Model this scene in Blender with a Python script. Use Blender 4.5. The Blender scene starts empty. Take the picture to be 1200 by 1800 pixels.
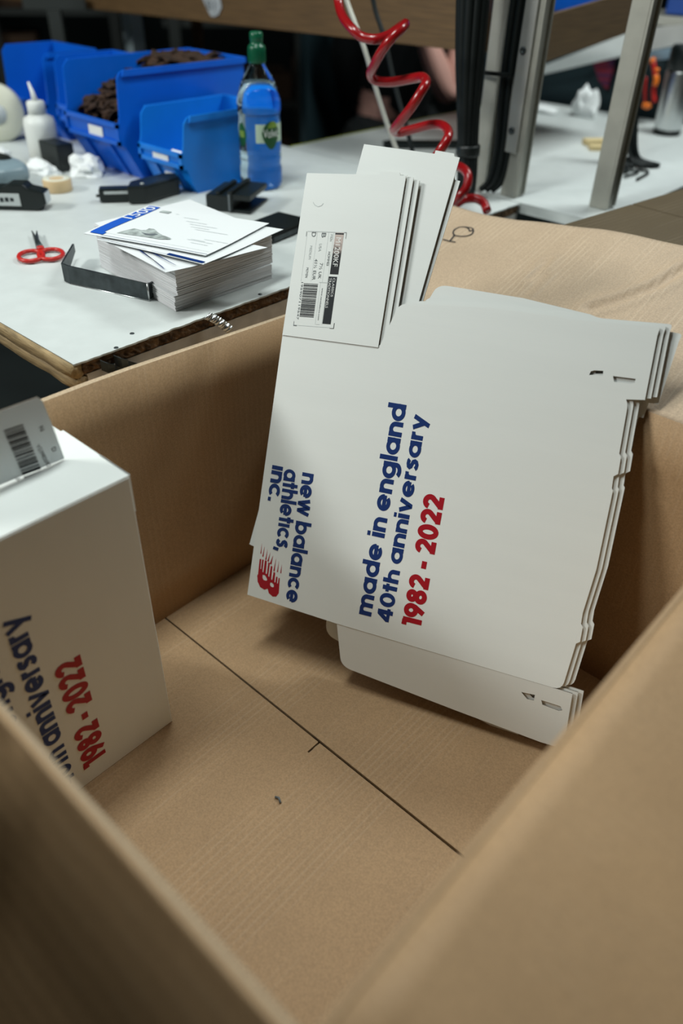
import bpy, bmesh, math, random
from mathutils import Vector, Matrix, noise
C = bpy.context.scene
COL = C.collection
rnd = random.Random(7)
PI = math.pi
V = Vector

# ------------------------------------------------------------------ camera
CAMZ = 1.335
cd = bpy.data.cameras.new('camera'); cam = bpy.data.objects.new('camera', cd); COL.objects.link(cam)
cf, cu, cr = V((-0.527,0.5961,-0.6057)), V((-0.4225,0.4346,0.7954)), V((0.7374,0.6751,0.0228))
cam.matrix_world = Matrix(((cr.x, cu.x, -cf.x, 0), (cr.y, cu.y, -cf.y, 0), (cr.z, cu.z, -cf.z, CAMZ), (0, 0, 0, 1)))
cd.sensor_fit = 'VERTICAL'; cd.sensor_height = 36; cd.sensor_width = 24; cd.lens = 26.91
cd.clip_start = .02; cd.clip_end = 60
cd.dof.use_dof = True; cd.dof.focus_distance = 1.05; cd.dof.aperture_fstop = 1.9
C.camera = cam

# ------------------------------------------------------------------ world and lamps
w = bpy.data.worlds.new('world'); C.world = w; w.use_nodes = True
bg = w.node_tree.nodes['Background']; bg.inputs[0].default_value = (.60, .82, .86, 1); bg.inputs[1].default_value = .012

def area(name, loc, target, sx, sy, power, col):
    l = bpy.data.lights.new(name, 'AREA'); l.shape = 'RECTANGLE'; l.size = sx; l.size_y = sy; l.energy = power; l.color = col
    o = bpy.data.objects.new(name, l); COL.objects.link(o); o.location = loc
    o.rotation_euler = (V(target) - V(loc)).to_track_quat('-Z', 'Y').to_euler()
    return o
area('ceiling_lamp_bench', (-.90, .40, 2.6), (-.90, .40, 0), .22, .8, 25, (.93, 1, .97))
area('ceiling_lamp_aisle', (-2.4, -1.35, 2.6), (-.5, .6, .7), .9, .35, 66, (.98, 1, .96))
area('ceiling_lamp_far', (-.52, 2.25, 2.6), (-1.0, 2.1, .9), .35, .9, 36, (.93, 1, .98))
C.view_settings.view_transform = 'Standard'; C.view_settings.look = 'None'
C.view_settings.exposure = -0.18; C.view_settings.gamma = 1.0; C.view_settings.use_curve_mapping = False

# ------------------------------------------------------------------ materials
def lin(r, g, b):
    f = lambda c: (c/255/12.92 if c/255 <= .04045 else ((c/255+.055)/1.055)**2.4)
    return (f(r), f(g), f(b), 1)
def mat(name, col, rough=.5, metal=0, trans=0, ior=1.45, var=0, vscale=20, bump=0, bscale=80, stretch=None, coat=0, col2=None, spec=None):
    m = bpy.data.materials.new(name); m.use_nodes = True; nt = m.node_tree; N = nt.nodes; L = nt.links
    p = N['Principled BSDF']; p.inputs['Base Color'].default_value = col; p.inputs['Roughness'].default_value = rough
    p.inputs['Metallic'].default_value = metal; p.inputs['Transmission Weight'].default_value = trans; p.inputs['IOR'].default_value = ior
    if coat: p.inputs['Coat Weight'].default_value = coat
    if spec is not None: p.inputs['Specular IOR Level'].default_value = spec
    if var or bump:
        tc = N.new('ShaderNodeTexCoord'); mp = N.new('ShaderNodeMapping'); L.new(tc.outputs['Object'], mp.inputs[0])
        if stretch: mp.inputs['Scale'].default_value = stretch
    if var:
        n = N.new('ShaderNodeTexNoise'); n.inputs['Scale'].default_value = vscale; n.inputs['Detail'].default_value = 6; L.new(mp.outputs[0], n.inputs[0])
        r = N.new('ShaderNodeValToRGB'); r.color_ramp.elements[0].position = .3; r.color_ramp.elements[1].position = .72
        c2 = col2 or tuple(c*(1-var) for c in col[:3]) + (1,)
        r.color_ramp.elements[0].color = c2; r.color_ramp.elements[1].color = col
        L.new(n.outputs[0], r.inputs[0]); L.new(r.outputs[0], p.inputs['Base Color'])
    if bump:
        n2 = N.new('ShaderNodeTexNoise'); n2.inputs['Scale'].default_value = bscale; n2.inputs['Detail'].default_value = 4; L.new(mp.outputs[0], n2.inputs[0])
        b = N.new('ShaderNodeBump'); b.inputs['Strength'].default_value = bump; b.inputs['Distance'].default_value = .002
        L.new(n2.outputs[0], b.inputs['Height']); L.new(b.outputs[0], p.inputs['Normal'])
    return m
def kraft(name, col, axis='X', freq=170, light=.16, bumps=.22, seed=0.0):
    """brown corrugated board: paper fibre, cloudy tone, faint pale flute lines across one axis"""
    m = bpy.data.materials.new(name); m.use_nodes = True; nt = m.node_tree; N = nt.nodes; L = nt.links
    p = N['Principled BSDF']; p.inputs['Roughness'].default_value = .62; p.inputs['Specular IOR Level'].default_value = .35
    tc = N.new('ShaderNodeTexCoord')
    wv = N.new('ShaderNodeTexWave'); wv.bands_direction = axis; wv.inputs['Scale'].default_value = freq*.2; wv.inputs['Distortion'].default_value = .15; wv.inputs['Detail'].default_value = 1
    mpw = N.new('ShaderNodeMapping'); mpw.inputs['Location'].default_value = (seed, seed*.7, seed*.3)
    L.new(tc.outputs['Object'], mpw.inputs[0]); L.new(mpw.outputs[0], wv.inputs[0])
    big = N.new('ShaderNodeTexNoise'); big.inputs['Scale'].default_value = 7; big.inputs['Detail'].default_value = 3; L.new(mpw.outputs[0], big.inputs[0])
    fine = N.new('ShaderNodeTexNoise'); fine.inputs['Scale'].default_value = 420; fine.inputs['Detail'].default_value = 3; L.new(mpw.outputs[0], fine.inputs[0])
    br = N.new('ShaderNodeTexNoise'); br.inputs['Scale'].default_value = 26; mpb = N.new('ShaderNodeMapping'); mpb.inputs['Scale'].default_value = (1, .12, 1) if axis == 'X' else (1, 1, .12); L.new(tc.outputs['Object'], mpb.inputs[0]); L.new(mpb.outputs[0], br.inputs[0])
    # broken flute lines
    pw = N.new('ShaderNodeMath'); pw.operation = 'POWER'; pw.inputs[1].default_value = 5; L.new(wv.outputs[1], pw.inputs[0])
    gate = N.new('ShaderNodeMapRange'); gate.inputs[1].default_value = .45; gate.inputs[2].default_value = .62; L.new(br.outputs[0], gate.inputs[0])
    ml = N.new('ShaderNodeMath'); ml.operation = 'MULTIPLY'; L.new(pw.outputs[0], ml.inputs[0]); L.new(gate.outputs[0], ml.inputs[1])
    r1 = N.new('ShaderNodeValToRGB'); r1.color_ramp.elements[0].position = .3; r1.color_ramp.elements[1].position = .7
    r1.color_ramp.elements[0].color = tuple(c*.88 for c in col[:3]) + (1,); r1.color_ramp.elements[1].color = col
    L.new(big.outputs[0], r1.inputs[0])
    r2 = N.new('ShaderNodeMapRange'); r2.inputs[1].default_value = .3; r2.inputs[2].default_value = .7; r2.inputs[3].default_value = .84; r2.inputs[4].default_value = 1.1; L.new(fine.outputs[0], r2.inputs[0])
    mx = N.new('ShaderNodeMix'); mx.data_type = 'RGBA'; mx.blend_type = 'MULTIPLY'; mx.inputs[0].default_value = 1
    L.new(r1.outputs[0], mx.inputs[6]); L.new(r2.outputs[0], mx.inputs[7])
    mx2 = N.new('ShaderNodeMix'); mx2.data_type = 'RGBA'; sc = N.new('ShaderNodeMath'); sc.operation = 'MULTIPLY'; sc.inputs[1].default_value = light
    L.new(ml.outputs[0], sc.inputs[0]); L.new(sc.outputs[0], mx2.inputs[0]); L.new(mx.outputs[2], mx2.inputs[6])
    mx2.inputs[7].default_value = (.75, .62, .46, 1)
    L.new(mx2.outputs[2], p.inputs['Base Color'])
    b = N.new('ShaderNodeBump'); b.inputs['Strength'].default_value = bumps; b.inputs['Distance'].default_value = .0006
    L.new(wv.outputs[1], b.inputs['Height'])
    b2 = N.new('ShaderNodeBump'); b2.inputs['Strength'].default_value = .12; b2.inputs['Distance'].default_value = .0008; L.new(fine.outputs[0], b2.inputs['Height']); L.new(b.outputs[0], b2.inputs['Normal'])
    L.new(b2.outputs[0], p.inputs['Normal'])
    return m
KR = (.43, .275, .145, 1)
M = {}
M['kraft_x'] = kraft('kraft board lines along y', KR, 'X', 170, .10, .16)
M['kraft_wall'] = kraft('kraft wall board', KR, 'Y', 150, .05, .10)
M['kraft_wall2'] = kraft('kraft end wall board', KR, 'X', 150, .05, .10)
M['kraft_flap'] = kraft('kraft flap board', (.47, .352, .24, 1), 'X', 170, .20, .3, .3)
M['kraft_plain'] = kraft('kraft flap plain', KR, 'Y', 170, .05, .2, .9)
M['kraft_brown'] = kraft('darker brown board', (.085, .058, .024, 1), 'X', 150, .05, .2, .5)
M['kraft_edge'] = mat('kraft cut edge', (.55, .42, .28, 1), .8, var=.3, vscale=300)
M['white_card'] = mat('white coated card', (.80, .835, .815, 1), .5, var=.03, vscale=9, bump=.03, bscale=160, stretch=(.25, 3, 1))
M['card_edge'] = mat('card cut edge', (.24, .205, .165, 1), .8, var=.4, vscale=500)
M['card_back'] = mat('card grey back', (.42, .38, .32, 1), .7, var=.1)
M['print_blue'] = mat('blue ink', (.004, .030, .155, 1), .45)
M['print_red'] = mat('red ink', (.38, .004, .015, 1), .45)
M['ink'] = mat('black ink', (.012, .016, .02, 1), .5)
M['ink_grey'] = mat('grey ink', (.13, .15, .16, 1), .5)
M['ink_pale'] = mat('pale grey ink', (.50, .54, .54, 1), .5)
M['white_print'] = mat('white print', (.8, .82, .8, 1), .5)
M['label_paper'] = mat('label paper', (.74, .80, .82, 1), .55)
M['paper'] = mat('white paper', (.70, .725, .735, 1), .6)
M['paper_edge'] = mat('paper stack edges', (.84, .84, .86, 1), .7, var=.22, vscale=60, stretch=(.3, .3, 14))
M['sheet_blue'] = mat('bright blue ink', (.01, .09, .48, 1), .5)
M['photo_grey'] = mat('printed shoe picture', (.50, .56, .54, 1), .5, var=.6, vscale=90)
M['laminate'] = mat('white laminate', (.60, .64, .63, 1), .42, var=.07, vscale=30, bump=.05, bscale=200)
M['chipboard'] = mat('raw chipboard', (.20, .115, .055, 1), .9, var=.85, vscale=110, bump=1, bscale=160)
M['worn_wood'] = mat('worn yellow wood edging', (.50, .36, .18, 1), .7, var=.6, vscale=24, bump=.4, bscale=60, stretch=(1, 6, 6))
M['rail'] = mat('grey painted rail', (.62, .60, .56, 1), .6, var=.25, vscale=40)
M['beam'] = mat('brown pine beam', (.15, .085, .032, 1), .6, var=.45, vscale=9, bump=.3, bscale=20, stretch=(1, 10, 26))
M['beam_side'] = mat('brown pine board', (.11, .068, .030, 1), .6, var=.4, vscale=9, bump=.3, bscale=20, stretch=(10, 1, 26))
M['alu'] = mat('brushed aluminium', (.52, .53, .50, 1), .45, .75, var=.15, vscale=14)
M['alu_warm'] = mat('weathered aluminium', (.44, .44, .39, 1), .5, .6, var=.2, vscale=20)
M['steel'] = mat('bright steel', (.62, .64, .64, 1), .3, 1)
M['dark_steel'] = mat('dark steel', (.07, .085, .09, 1), .42, .7, var=.5, vscale=60)
M['blue_plastic'] = mat('blue bin plastic', (.002, .115, .62, 1), .33, var=.12, vscale=12)
M['blue_light'] = mat('lighter blue bin plastic', (.006, .20, .72, 1), .33, var=.12, vscale=12)
M['blue_dark'] = mat('navy plastic', (.006, .05, .25, 1), .45)
M['leather'] = mat('brown leather offcuts', (.045, .019, .007, 1), .85, var=.7, vscale=60)
M['black_plastic'] = mat('black plastic', (.007, .012, .012, 1), .42, var=.3, vscale=40)
M['rubber'] = mat('black rubber', (.004, .007, .007, 1), .55, spec=.3)
M['red_hose'] = mat('red nylon hose', (.27, .005, .007, 1), .25, coat=.3)
M['red_plastic'] = mat('red plastic', (.50, .02, .015, 1), .35)
M['white_plastic'] = mat('milky white plastic', (.76, .79, .76, 1), .45)
M['cream'] = mat('cream plastic', (.74, .74, .60, 1), .5)
M['beige_tape'] = mat('beige tape', (.62, .46, .26, 1), .55)
M['grey_blue'] = mat('grey blue plastic', (.22, .30, .34, 1), .35)
M['tissue'] = mat('white tissue', (.84, .87, .87, 1), .9)
M['green_cap'] = mat('dark green cap', (.004, .085, .040, 1), .3)
M['label_green'] = mat('bottle label dark green', (.008, .075, .02, 1), .45)
M['label_lime'] = mat('bottle label lime', (.22, .36, .05, 1), .45, var=.5, vscale=60)
M['label_pale'] = mat('bottle label pale', (.45, .58, .45, 1), .45)
M['pet'] = mat('clear bottle plastic', (.80, .93, 1, 1), .03, trans=1, ior=1.12)
M['water'] = mat('water', (.90, .97, 1, 1), 0, trans=1, ior=1.33)
M['navy'] = mat('dark navy board', (.010, .028, .035, 1), .7)
M['dark_wall'] = mat('dark wall', (.010, .017, .017, 1), .9, var=.3, vscale=3)
M['dark_floor'] = mat('dark concrete floor', (.030, .042, .042, 1), .8, var=.3, vscale=4)
M['rack_grey'] = mat('grey rack steel', (.022, .027, .025, 1), .6)
M['pale_post'] = mat('pale painted post', (.42, .52, .55, 1), .5)
M['brown_goods'] = mat('brown boxes', (.06, .030, .013, 1), .8, var=.4, vscale=10)
M['skin'] = mat('skin', (.62, .34, .28, 1), .55)
M['dark_cloth'] = mat('black cloth', (.008, .011, .012, 1), .9)
M['hair'] = mat('dark hair', (.02, .013, .01, 1), .6)
M['yellow_edge'] = mat('yellow green edging', (.36, .40, .03, 1), .6)
M['pine_scrap'] = mat('pine offcut', (.60, .48, .25, 1), .7)
M['orange'] = mat('orange plastic', (.85, .20, .02, 1), .3)
M['pattern_red'] = mat('red and navy woven cloth', (.35, .02, .02, 1), .8, var=1, vscale=14, col2=(.01, .02, .09, 1), stretch=(1, 4, 6))
M['monitor_blue'] = mat('grey blue casing', (.18, .27, .34, 1), .5)
M['sticker'] = mat('torn white sticker', (.45, .48, .50, 1), .6, var=.3, vscale=80)

# ------------------------------------------------------------------ helpers
def props(o, label=None, cat=None, group=None, kind=None):
    if label: o['label'] = label
    if cat: o['category'] = cat
    if group: o['group'] = group
    if kind: o['kind'] = kind
    return o
def link(o, parent=None):
    COL.objects.link(o)
    if parent is not None: o.parent = parent
    return o
def thing(name, label, cat, loc=(0, 0, 0), group=None, rotz=0):
    o = bpy.data.objects.new(name, None); COL.objects.link(o); o.location = loc; o.rotation_euler = (0, 0, rotz); o.empty_display_size = .05
    return props(o, label, cat, group)
class MB:
    def __init__(s): s.v = []; s.f = []; s.mi = []; s.sm = []
    def add(s, vs, fs, mi=0, sm=False):
        b = len(s.v); s.v += [tuple(v) for v in vs]
        for f in fs: s.f.append(tuple(b+i for i in f)); s.mi.append(mi); s.sm.append(sm)
        return s
    def box(s, c, d, rot=None, mi=0):
        x, y, z = d[0]/2, d[1]/2, d[2]/2
        vs = [V((a*x, b*y, e*z)) for a in (-1, 1) for b in (-1, 1) for e in (-1, 1)]
        if rot is not None: vs = [rot @ v for v in vs]
        vs = [v + V(c) for v in vs]
        return s.add(vs, [(0, 1, 3, 2), (4, 6, 7, 5), (0, 4, 5, 1), (2, 3, 7, 6), (0, 2, 6, 4), (1, 5, 7, 3)], mi)
    def bb(s, x0, x1, y0, y1, z0, z1, mi=0):
        return s.box(((x0+x1)/2, (y0+y1)/2, (z0+z1)/2), (x1-x0, y1-y0, z1-z0), None, mi)
    def prism(s, poly, axis, a0, a1, mi=0):
        """poly of 2D points extruded along an axis index"""
        n = len(poly)
        def P(p, a):
            if axis == 0: return (a, p[0], p[1])
            if axis == 1: return (p[0], a, p[1])
            return (p[0], p[1], a)
        vs = [P(p, a0) for p in poly] + [P(p, a1) for p in poly]
        fs = [tuple(range(n)), tuple(range(2*n-1, n-1, -1))] + [(i, i+n, (i+1) % n+n, (i+1) % n) for i in range(n)]
        return s.add(vs, fs, mi)
    def tube(s, pts, r, seg=10, mi=0, cap=True):
        pts = [V(p) for p in pts]; n = len(pts); rs = r if isinstance(r, (list, tuple)) else [r]*n
        vs = []; up = None
        for i, p in enumerate(pts):
            t = (pts[min(i+1, n-1)] - pts[max(i-1, 0)]).normalized()
            if up is None: up = t.orthogonal().normalized()
            up = (up - t*up.dot(t)); up = up.normalized() if up.length > 1e-6 else t.orthogonal().normalized()
            sd = t.cross(up)
            for k in range(seg):
                a = 2*PI*k/seg; vs.append(p + (up*math.cos(a) + sd*math.sin(a))*rs[i])
        fs = [(i*seg+k, i*seg+(k+1) % seg, (i+1)*seg+(k+1) % seg, (i+1)*seg+k) for i in range(n-1) for k in range(seg)]
        if cap: fs += [tuple(range(seg-1, -1, -1)), tuple((n-1)*seg+k for k in range(seg))]
        return s.add(vs, fs, mi, True)
    def lathe(s, prof, seg=32, o=(0, 0, 0), rot=None, mi=0, caps=True):
        vs = []
        for (r, z) in prof:
            for k in range(seg):
                a = 2*PI*k/seg; v = V((r*math.cos(a), r*math.sin(a), z)); v = rot @ v if rot is not None else v; vs.append(v + V(o))
        n = len(prof)
        fs = [(i*seg+k, i*seg+(k+1) % seg, (i+1)*seg+(k+1) % seg, (i+1)*seg+k) for i in range(n-1) for k in range(seg)]
        if caps: fs += [tuple(range(seg-1, -1, -1)), tuple((n-1)*seg+k for k in range(seg))]
        return s.add(vs, fs, mi, True)
    def mesh(s, name, mats):
        me = bpy.data.meshes.new(name); me.from_pydata(s.v, [], s.f)
        for m in (mats if isinstance(mats, (list, tuple)) else [mats]): me.materials.append(m)
        me.polygons.foreach_set('material_index', s.mi); me.polygons.foreach_set('use_smooth', s.sm); me.update()
        return me
    def build(s, name, mats, parent=None, fix=True, bevel=0):
        me = s.mesh(name, mats)
        bm = bmesh.new(); bm.from_mesh(me)
        if fix: bmesh.ops.recalc_face_normals(bm, faces=bm.faces)
        if bevel: bmesh.ops.bevel(bm, geom=list(bm.edges), offset=bevel, segments=2, affect='EDGES', profile=.6)
        bm.to_mesh(me); bm.free()
        return link(bpy.data.objects.new(name, me), parent)
def smooth(pts, n=6):
    """Catmull-Rom through the points"""
    P = [V(p) for p in pts]; P = [P[0]*2-P[1]] + P + [P[-1]*2-P[-2]]; o = []
    for i in range(1, len(P)-2):
        for k in range(n):
            t = k/n; a, b, c, d = P[i-1], P[i], P[i+1], P[i+2]
            o.append(.5*((2*b) + (c-a)*t + (2*a-5*b+4*c-d)*t*t + (3*b-a-3*c+d)*t**3))
    o.append(P[-2]); return o
def fill(name, loops, thick, mats, side=None, lift=0):
    """flat sheet from 2D outlines (holes allowed), local z = normal; mats: [front, edge, back]"""
    cu = bpy.data.curves.new(name, 'CURVE'); cu.dimensions = '2D'; cu.fill_mode = 'BOTH'; cu.extrude = thick/2
    for lp in loops:
        sp = cu.splines.new('POLY'); sp.points.add(len(lp)-1); sp.use_cyclic_u = True
        for i, p in enumerate(lp): sp.points[i].co = (p[0], p[1], 0, 1)
    t = bpy.data.objects.new(name, cu); me = bpy.data.meshes.new_from_object(t); bpy.data.objects.remove(t); bpy.data.curves.remove(cu)
    me.name = name
    for v in me.vertices: v.co.z += lift
    me.materials.clear()
    ms = mats if isinstance(mats, (list, tuple)) else [mats]
    for m in ms: me.materials.append(m)
    if len(ms) == 3:
        for p in me.polygons: p.material_index = 0 if p.normal.z > .5 else (2 if p.normal.z < -.5 else 1)
    else:
        for p in me.polygons: p.material_index = 0
    return me
def rounded(poly, rad, seg=4):
    """round chosen corners: rad is a dict index -> radius or one number"""
    o = []; n = len(poly)
    for i, p in enumerate(poly):
        r = rad.get(i, 0) if isinstance(rad, dict) else rad
        if not r: o.append(p); continue
        p = V(p); a = V(poly[i-1]); b = V(poly[(i+1) % n])
        da = (a-p); db = (b-p); ra = min(r, da.length*.45); rb = min(r, db.length*.45)
        A = p + da.normalized()*ra; B = p + db.normalized()*rb
        for k in range(seg+1):
            t = k/seg; q = A*(1-t)**2 + p*2*t*(1-t) + B*t*t; o.append((q.x, q.y))
    return o
# ---- lettering: bold geometric strokes, x-height 1
W_ = .29
def arc(cx, cy, rx, ry, a0, a1, n=20):
    return [(cx+rx*math.cos(math.radians(a0+(a1-a0)*k/n)), cy+ry*math.sin(math.radians(a0+(a1-a0)*k/n))) for k in range(n+1)]
def glyph(ch):
    h = W_/2; R = .5-h+.02; X = 1.02; c0 = .51
    bowl = arc(c0, .5, R, R, 0, 360, 28)
    if ch == 'a': return [bowl, [(X-h, 0), (X-h, 1)]], X
    if ch == 'b': return [bowl, [(h, 0), (h, 1.38)]], X
    if ch == 'c': return [arc(c0, .5, R, R, 42, 318, 22)], .93
    if ch == 'd': return [bowl, [(X-h, 0), (X-h, 1.38)]], X
    if ch == 'e': return [arc(c0, .5, R, R, 0, 318, 24), [(h, .47), (X-.06, .47)]], X
    if ch == 'g': return [bowl, [(X-h, 1), (X-h, .02)] + arc(X-h-.36, .0, .36, .29, 0, -140, 12)], X
    if ch == 'h': return [[(h, 0), (h, 1.38)], arc(h+.30, .565, .30, .30, 180, 0, 12) + [(h+.60, 0)]], .86
    if ch == 'n': return [[(h, 0), (h, 1)], arc(h+.30, .565, .30, .30, 180, 0, 12) + [(h+.60, 0)]], .86
    if ch == 'm': return [[(h, 0), (h, 1)], arc(h+.27, .585, .27, .28, 180, 0, 12) + [(h+.54, 0)], arc(h+.81, .585, .27, .28, 180, 0, 12) + [(h+1.08, 0)]], 1.36
    if ch == 'i': return [[(h, 0), (h, 1)], [(h, 1.14), (h, 1.38)]], .285
    if ch == '|': return [[(h, 0), (h, 1)]], .285
    if ch == 'l': return [[(h, 0), (h, 1.38)]], .285
    if ch == 'o': return [bowl], X
    if ch == 'r': return [[(h, 0), (h, 1)], arc(h+.30, .565, .30, .29, 180, 82, 8)], .52
    if ch == 's': return [arc(.38, .715, .245, .165, 25, 270, 14)[:-1] + arc(.38, .285, .255, .165+.1, 90, -155, 16)] if 0 else [[(.66, .80), (.56, .865), (.40, .88), (.25, .83), (.19, .72), (.25, .61), (.40, .54), (.53, .47), (.58, .33), (.52, .19), (.37, .12), (.21, .15), (.11, .25)]], .74
    if ch == 't': return [[(.27, 0), (.27, 1.30)], [(0, .87), (.54, .87)]], .54
    if ch == 'v': return [[(.14, 1), (.46, .06), (.50, .06), (.82, 1)]], .96
    if ch == 'w': return [[(.13, 1), (.38, .08), (.42, .08), (.66, .92), (.70, .92), (.94, .08), (.98, .08), (1.23, 1)]], 1.36
    if ch == 'y': return [[(.14, 1), (.49, .08)], [(.83, 1), (.36, -.36)]], .97
    if ch == '0': return [arc(.47, .69, .325, .56, 0, 360, 28)], .94
    if ch == '1': return [[(.46, 0), (.46, 1.38)], [(.08, 1.24), (.46, 1.24)]], .62
    if ch == '2': return [arc(.46, .93, .31, .31, 170, -35, 14) + [(.22, .16)], [(.06, .142), (.86, .142)]], .90
    if ch == '4': return [[(.66, 0), (.66, 1.38)], [(.60, 1.30), (.13, .42)], [(.04, .40), (.92, .40)]], .94
    if ch == '8': return [arc(.45, 1.015, .26, .235, 0, 360, 22), arc(.45, .40, .305, .275, 0, 360, 22)], .90
    if ch == '9': return [arc(.46, .91, .31, .335, 0, 360, 24), [(.77, .95), (.72, .66), (.36, .0)]], .92
    if ch == '-': return [[(.06, .56), (.56, .56)]], .62
    if ch == '.': return [[(h, 0), (h, .27)]], .285
    if ch == ',': return [[(h+.02, .25), (h-.07, -.22)]], .30
    return [], .30
def ribbon(mb, pts, w, T, closed=False):
    P = [V((p[0], p[1])) for p in pts]; n = len(P)
    closed = (P[0]-P[-1]).length < 1e-4 and n > 3
    L = []; Rr = []
    for i in range(n):
        if closed: a = P[i-1] if i else P[-2]; b = P[i+1] if i < n-1 else P[1]
        else: a = P[max(i-1, 0)]; b = P[min(i+1, n-1)]
        d1 = (P[i]-a); d2 = (b-P[i])
        d1 = d1.normalized() if d1.length > 1e-6 else d2.normalized(); d2 = d2.normalized() if d2.length > 1e-6 else d1
        t = (d1+d2); t = t.normalized() if t.length > 1e-6 else d1
        nn = V((-t.y, t.x)); k = 1/max(.55, nn.dot(V((-d1.y, d1.x))))
        L.append(P[i]+nn*w/2*k); Rr.append(P[i]-nn*w/2*k)
    vs = [T(p) for p in L] + [T(p) for p in Rr]
    mb.add(vs, [(i, i+n, i+1+n, i+1) for i in range(n-1)])
def lettering(mb, s, o, e1, e2, length, height, T3, gap=.078, weight=W_):
    """lay a line from o along e1 (tops towards e2); total length and x-height in metres"""
    x = 0; items = []
    for ch in s:
        g, a = glyph(ch); items.append((g, x)); x += a + gap
    tot = x-gap; sx = length/tot; o = V(o); e1 = V(e1).normalized(); e2 = V(e2).normalized(); k = 0
    for g, x0 in items:
        for st in g:
            k += 1; lay = (k % 4)*.00004
            ribbon(mb, st, weight, lambda p: T3(o + e1*((p.x+x0)*sx) + e2*(p.y*height), lay))
def typed(s, size, name='print', font=None):
    cu = bpy.data.curves.new(name, 'FONT'); cu.body = s; cu.size = size; cu.resolution_u = 3
    t = bpy.data.objects.new(name, cu); me = bpy.data.meshes.new_from_object(t); bpy.data.objects.remove(t); bpy.data.curves.remove(cu)
    return me
def typed_into(mb, s, o, e1, e2, length, height, T3, mi=0, lift=0):
    me = typed(s, 1.0)
    xs = [v.co.x for v in me.vertices]; ys = [v.co.y for v in me.vertices]
    if not xs: return
    x0, x1 = min(xs), max(xs); y0, y1 = min(ys), max(ys)
    o = V(o); e1 = V(e1).normalized(); e2 = V(e2).normalized()
    vs = [T3(o + e1*((v.co.x-x0)/(x1-x0)*length) + e2*((v.co.y-y0)/max(.2, y1-y0)*height), lift) for v in me.vertices]
    mb.add(vs, [tuple(p.vertices) for p in me.polygons], mi)
    bpy.data.meshes.remove(me)
def copy_tree(o, parent=None):
    c = o.copy(); COL.objects.link(c)
    if parent is not None: c.parent = parent
    for ch in list(o.children): copy_tree(ch, c)
    return c
def crumple(name, c, d, seed, m, sub=3, amp=.5):
    bm = bmesh.new(); bmesh.ops.create_icosphere(bm, subdivisions=sub, radius=1)
    for v in bm.verts:
        n = noise.noise(v.co*1.7 + V((seed, 0, 0))) + .7*abs(noise.noise(v.co*4 + V((0, seed, 0))))
        v.co = v.co*(1+amp*n); v.co = V((v.co.x*d[0], v.co.y*d[1], max(v.co.z, -.35)*d[2]))
    z = min(v.co.z for v in bm.verts)
    for v in bm.verts: v.co.z -= z
    me = bpy.data.meshes.new(name); bm.to_mesh(me); bm.free(); me.materials.append(m)
    o = bpy.data.objects.new(name, me); link(o); o.location = c
    return o

# ================================================================== SETTING
props(MB().bb(-7, 4, -4, 8, -.05, 0).build('floor', M['dark_floor']), kind='structure')
props(MB().bb(-6.1, -6, -4, 8, 0, 2.6).build('wall_left', M['dark_wall']), kind='structure')
props(MB().bb(-6, 4, 7, 7.1, 0, 2.6).build('wall_back', M['dark_wall']), kind='structure')

# ================================================================== CARTON
CX0, CX1, CY0, CY1, CZ0, CZR = -.791, -.105, .101, .843, .441, .885
TK = .0045
carton = thing('open_carton', 'large open brown cardboard carton in the foreground, flaps folded out', 'carton', ((CX0+CX1)/2, (CY0+CY1)/2, CZ0-.02))
oc = V(carton.location)
def cp(b, name, m, **k):   # build in world numbers, store relative to the carton
    b.v = [tuple(V(v)-oc) for v in b.v]
    return b.build(name, m, carton, **k)
def board(b, grid, thick, nrm):
    """sheet over a grid of points with thickness pushed along nrm"""
    nu, nv = len(grid), len(grid[0]); nn = V(nrm)
    vs = [V(p) for row in grid for p in row] + [V(p)+nn*thick for row in grid for p in row]; N = nu*nv
    fs = []; mi = []
    for i in range(nu-1):
        for j in range(nv-1):
            a = i*nv+j; fs.append((a, a+1, a+nv+1, a+nv)); fs.append((N+a, N+a+nv, N+a+nv+1, N+a+1))
    b.add(vs, fs, 0, True)
    ring = [i*nv for i in range(nu)] + [(nu-1)*nv+j for j in range(1, nv)] + [i*nv+nv-1 for i in range(nu-2, -1, -1)] + [j for j in range(nv-2, 0, -1)]
    e = [(ring[k], ring[(k+1) % len(ring)], N+ring[(k+1) % len(ring)], N+ring[k]) for k in range(len(ring))]
    base = len(b.v)-2*N
    for f in e: b.f.append(tuple(base+i for i in f)); b.mi.append(1); b.sm.append(False)
    return b
def wob(p, k, s=3.0, seed=0): return k*noise.noise(V(p)*s + V((seed, seed, 0)))
# left wall (slight bow), rim a thin pale cut edge
YW = [CY0+(CY1+.012-CY0)*i/14 for i in range(15)]
def rimz(y): return CZR - .017*max(0, (y-.45)/.4)
g = [[(CX0 + .004*math.sin((y-CY0)*4)*t, y, CZ0+(rimz(y)-CZ0)*t) for t in [k/6 for k in range(7)]] for y in YW]
cp(board(MB(), g, TK, (-1, 0, 0)), 'wall_panel', [M['kraft_wall'], M['kraft_edge']])
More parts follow.
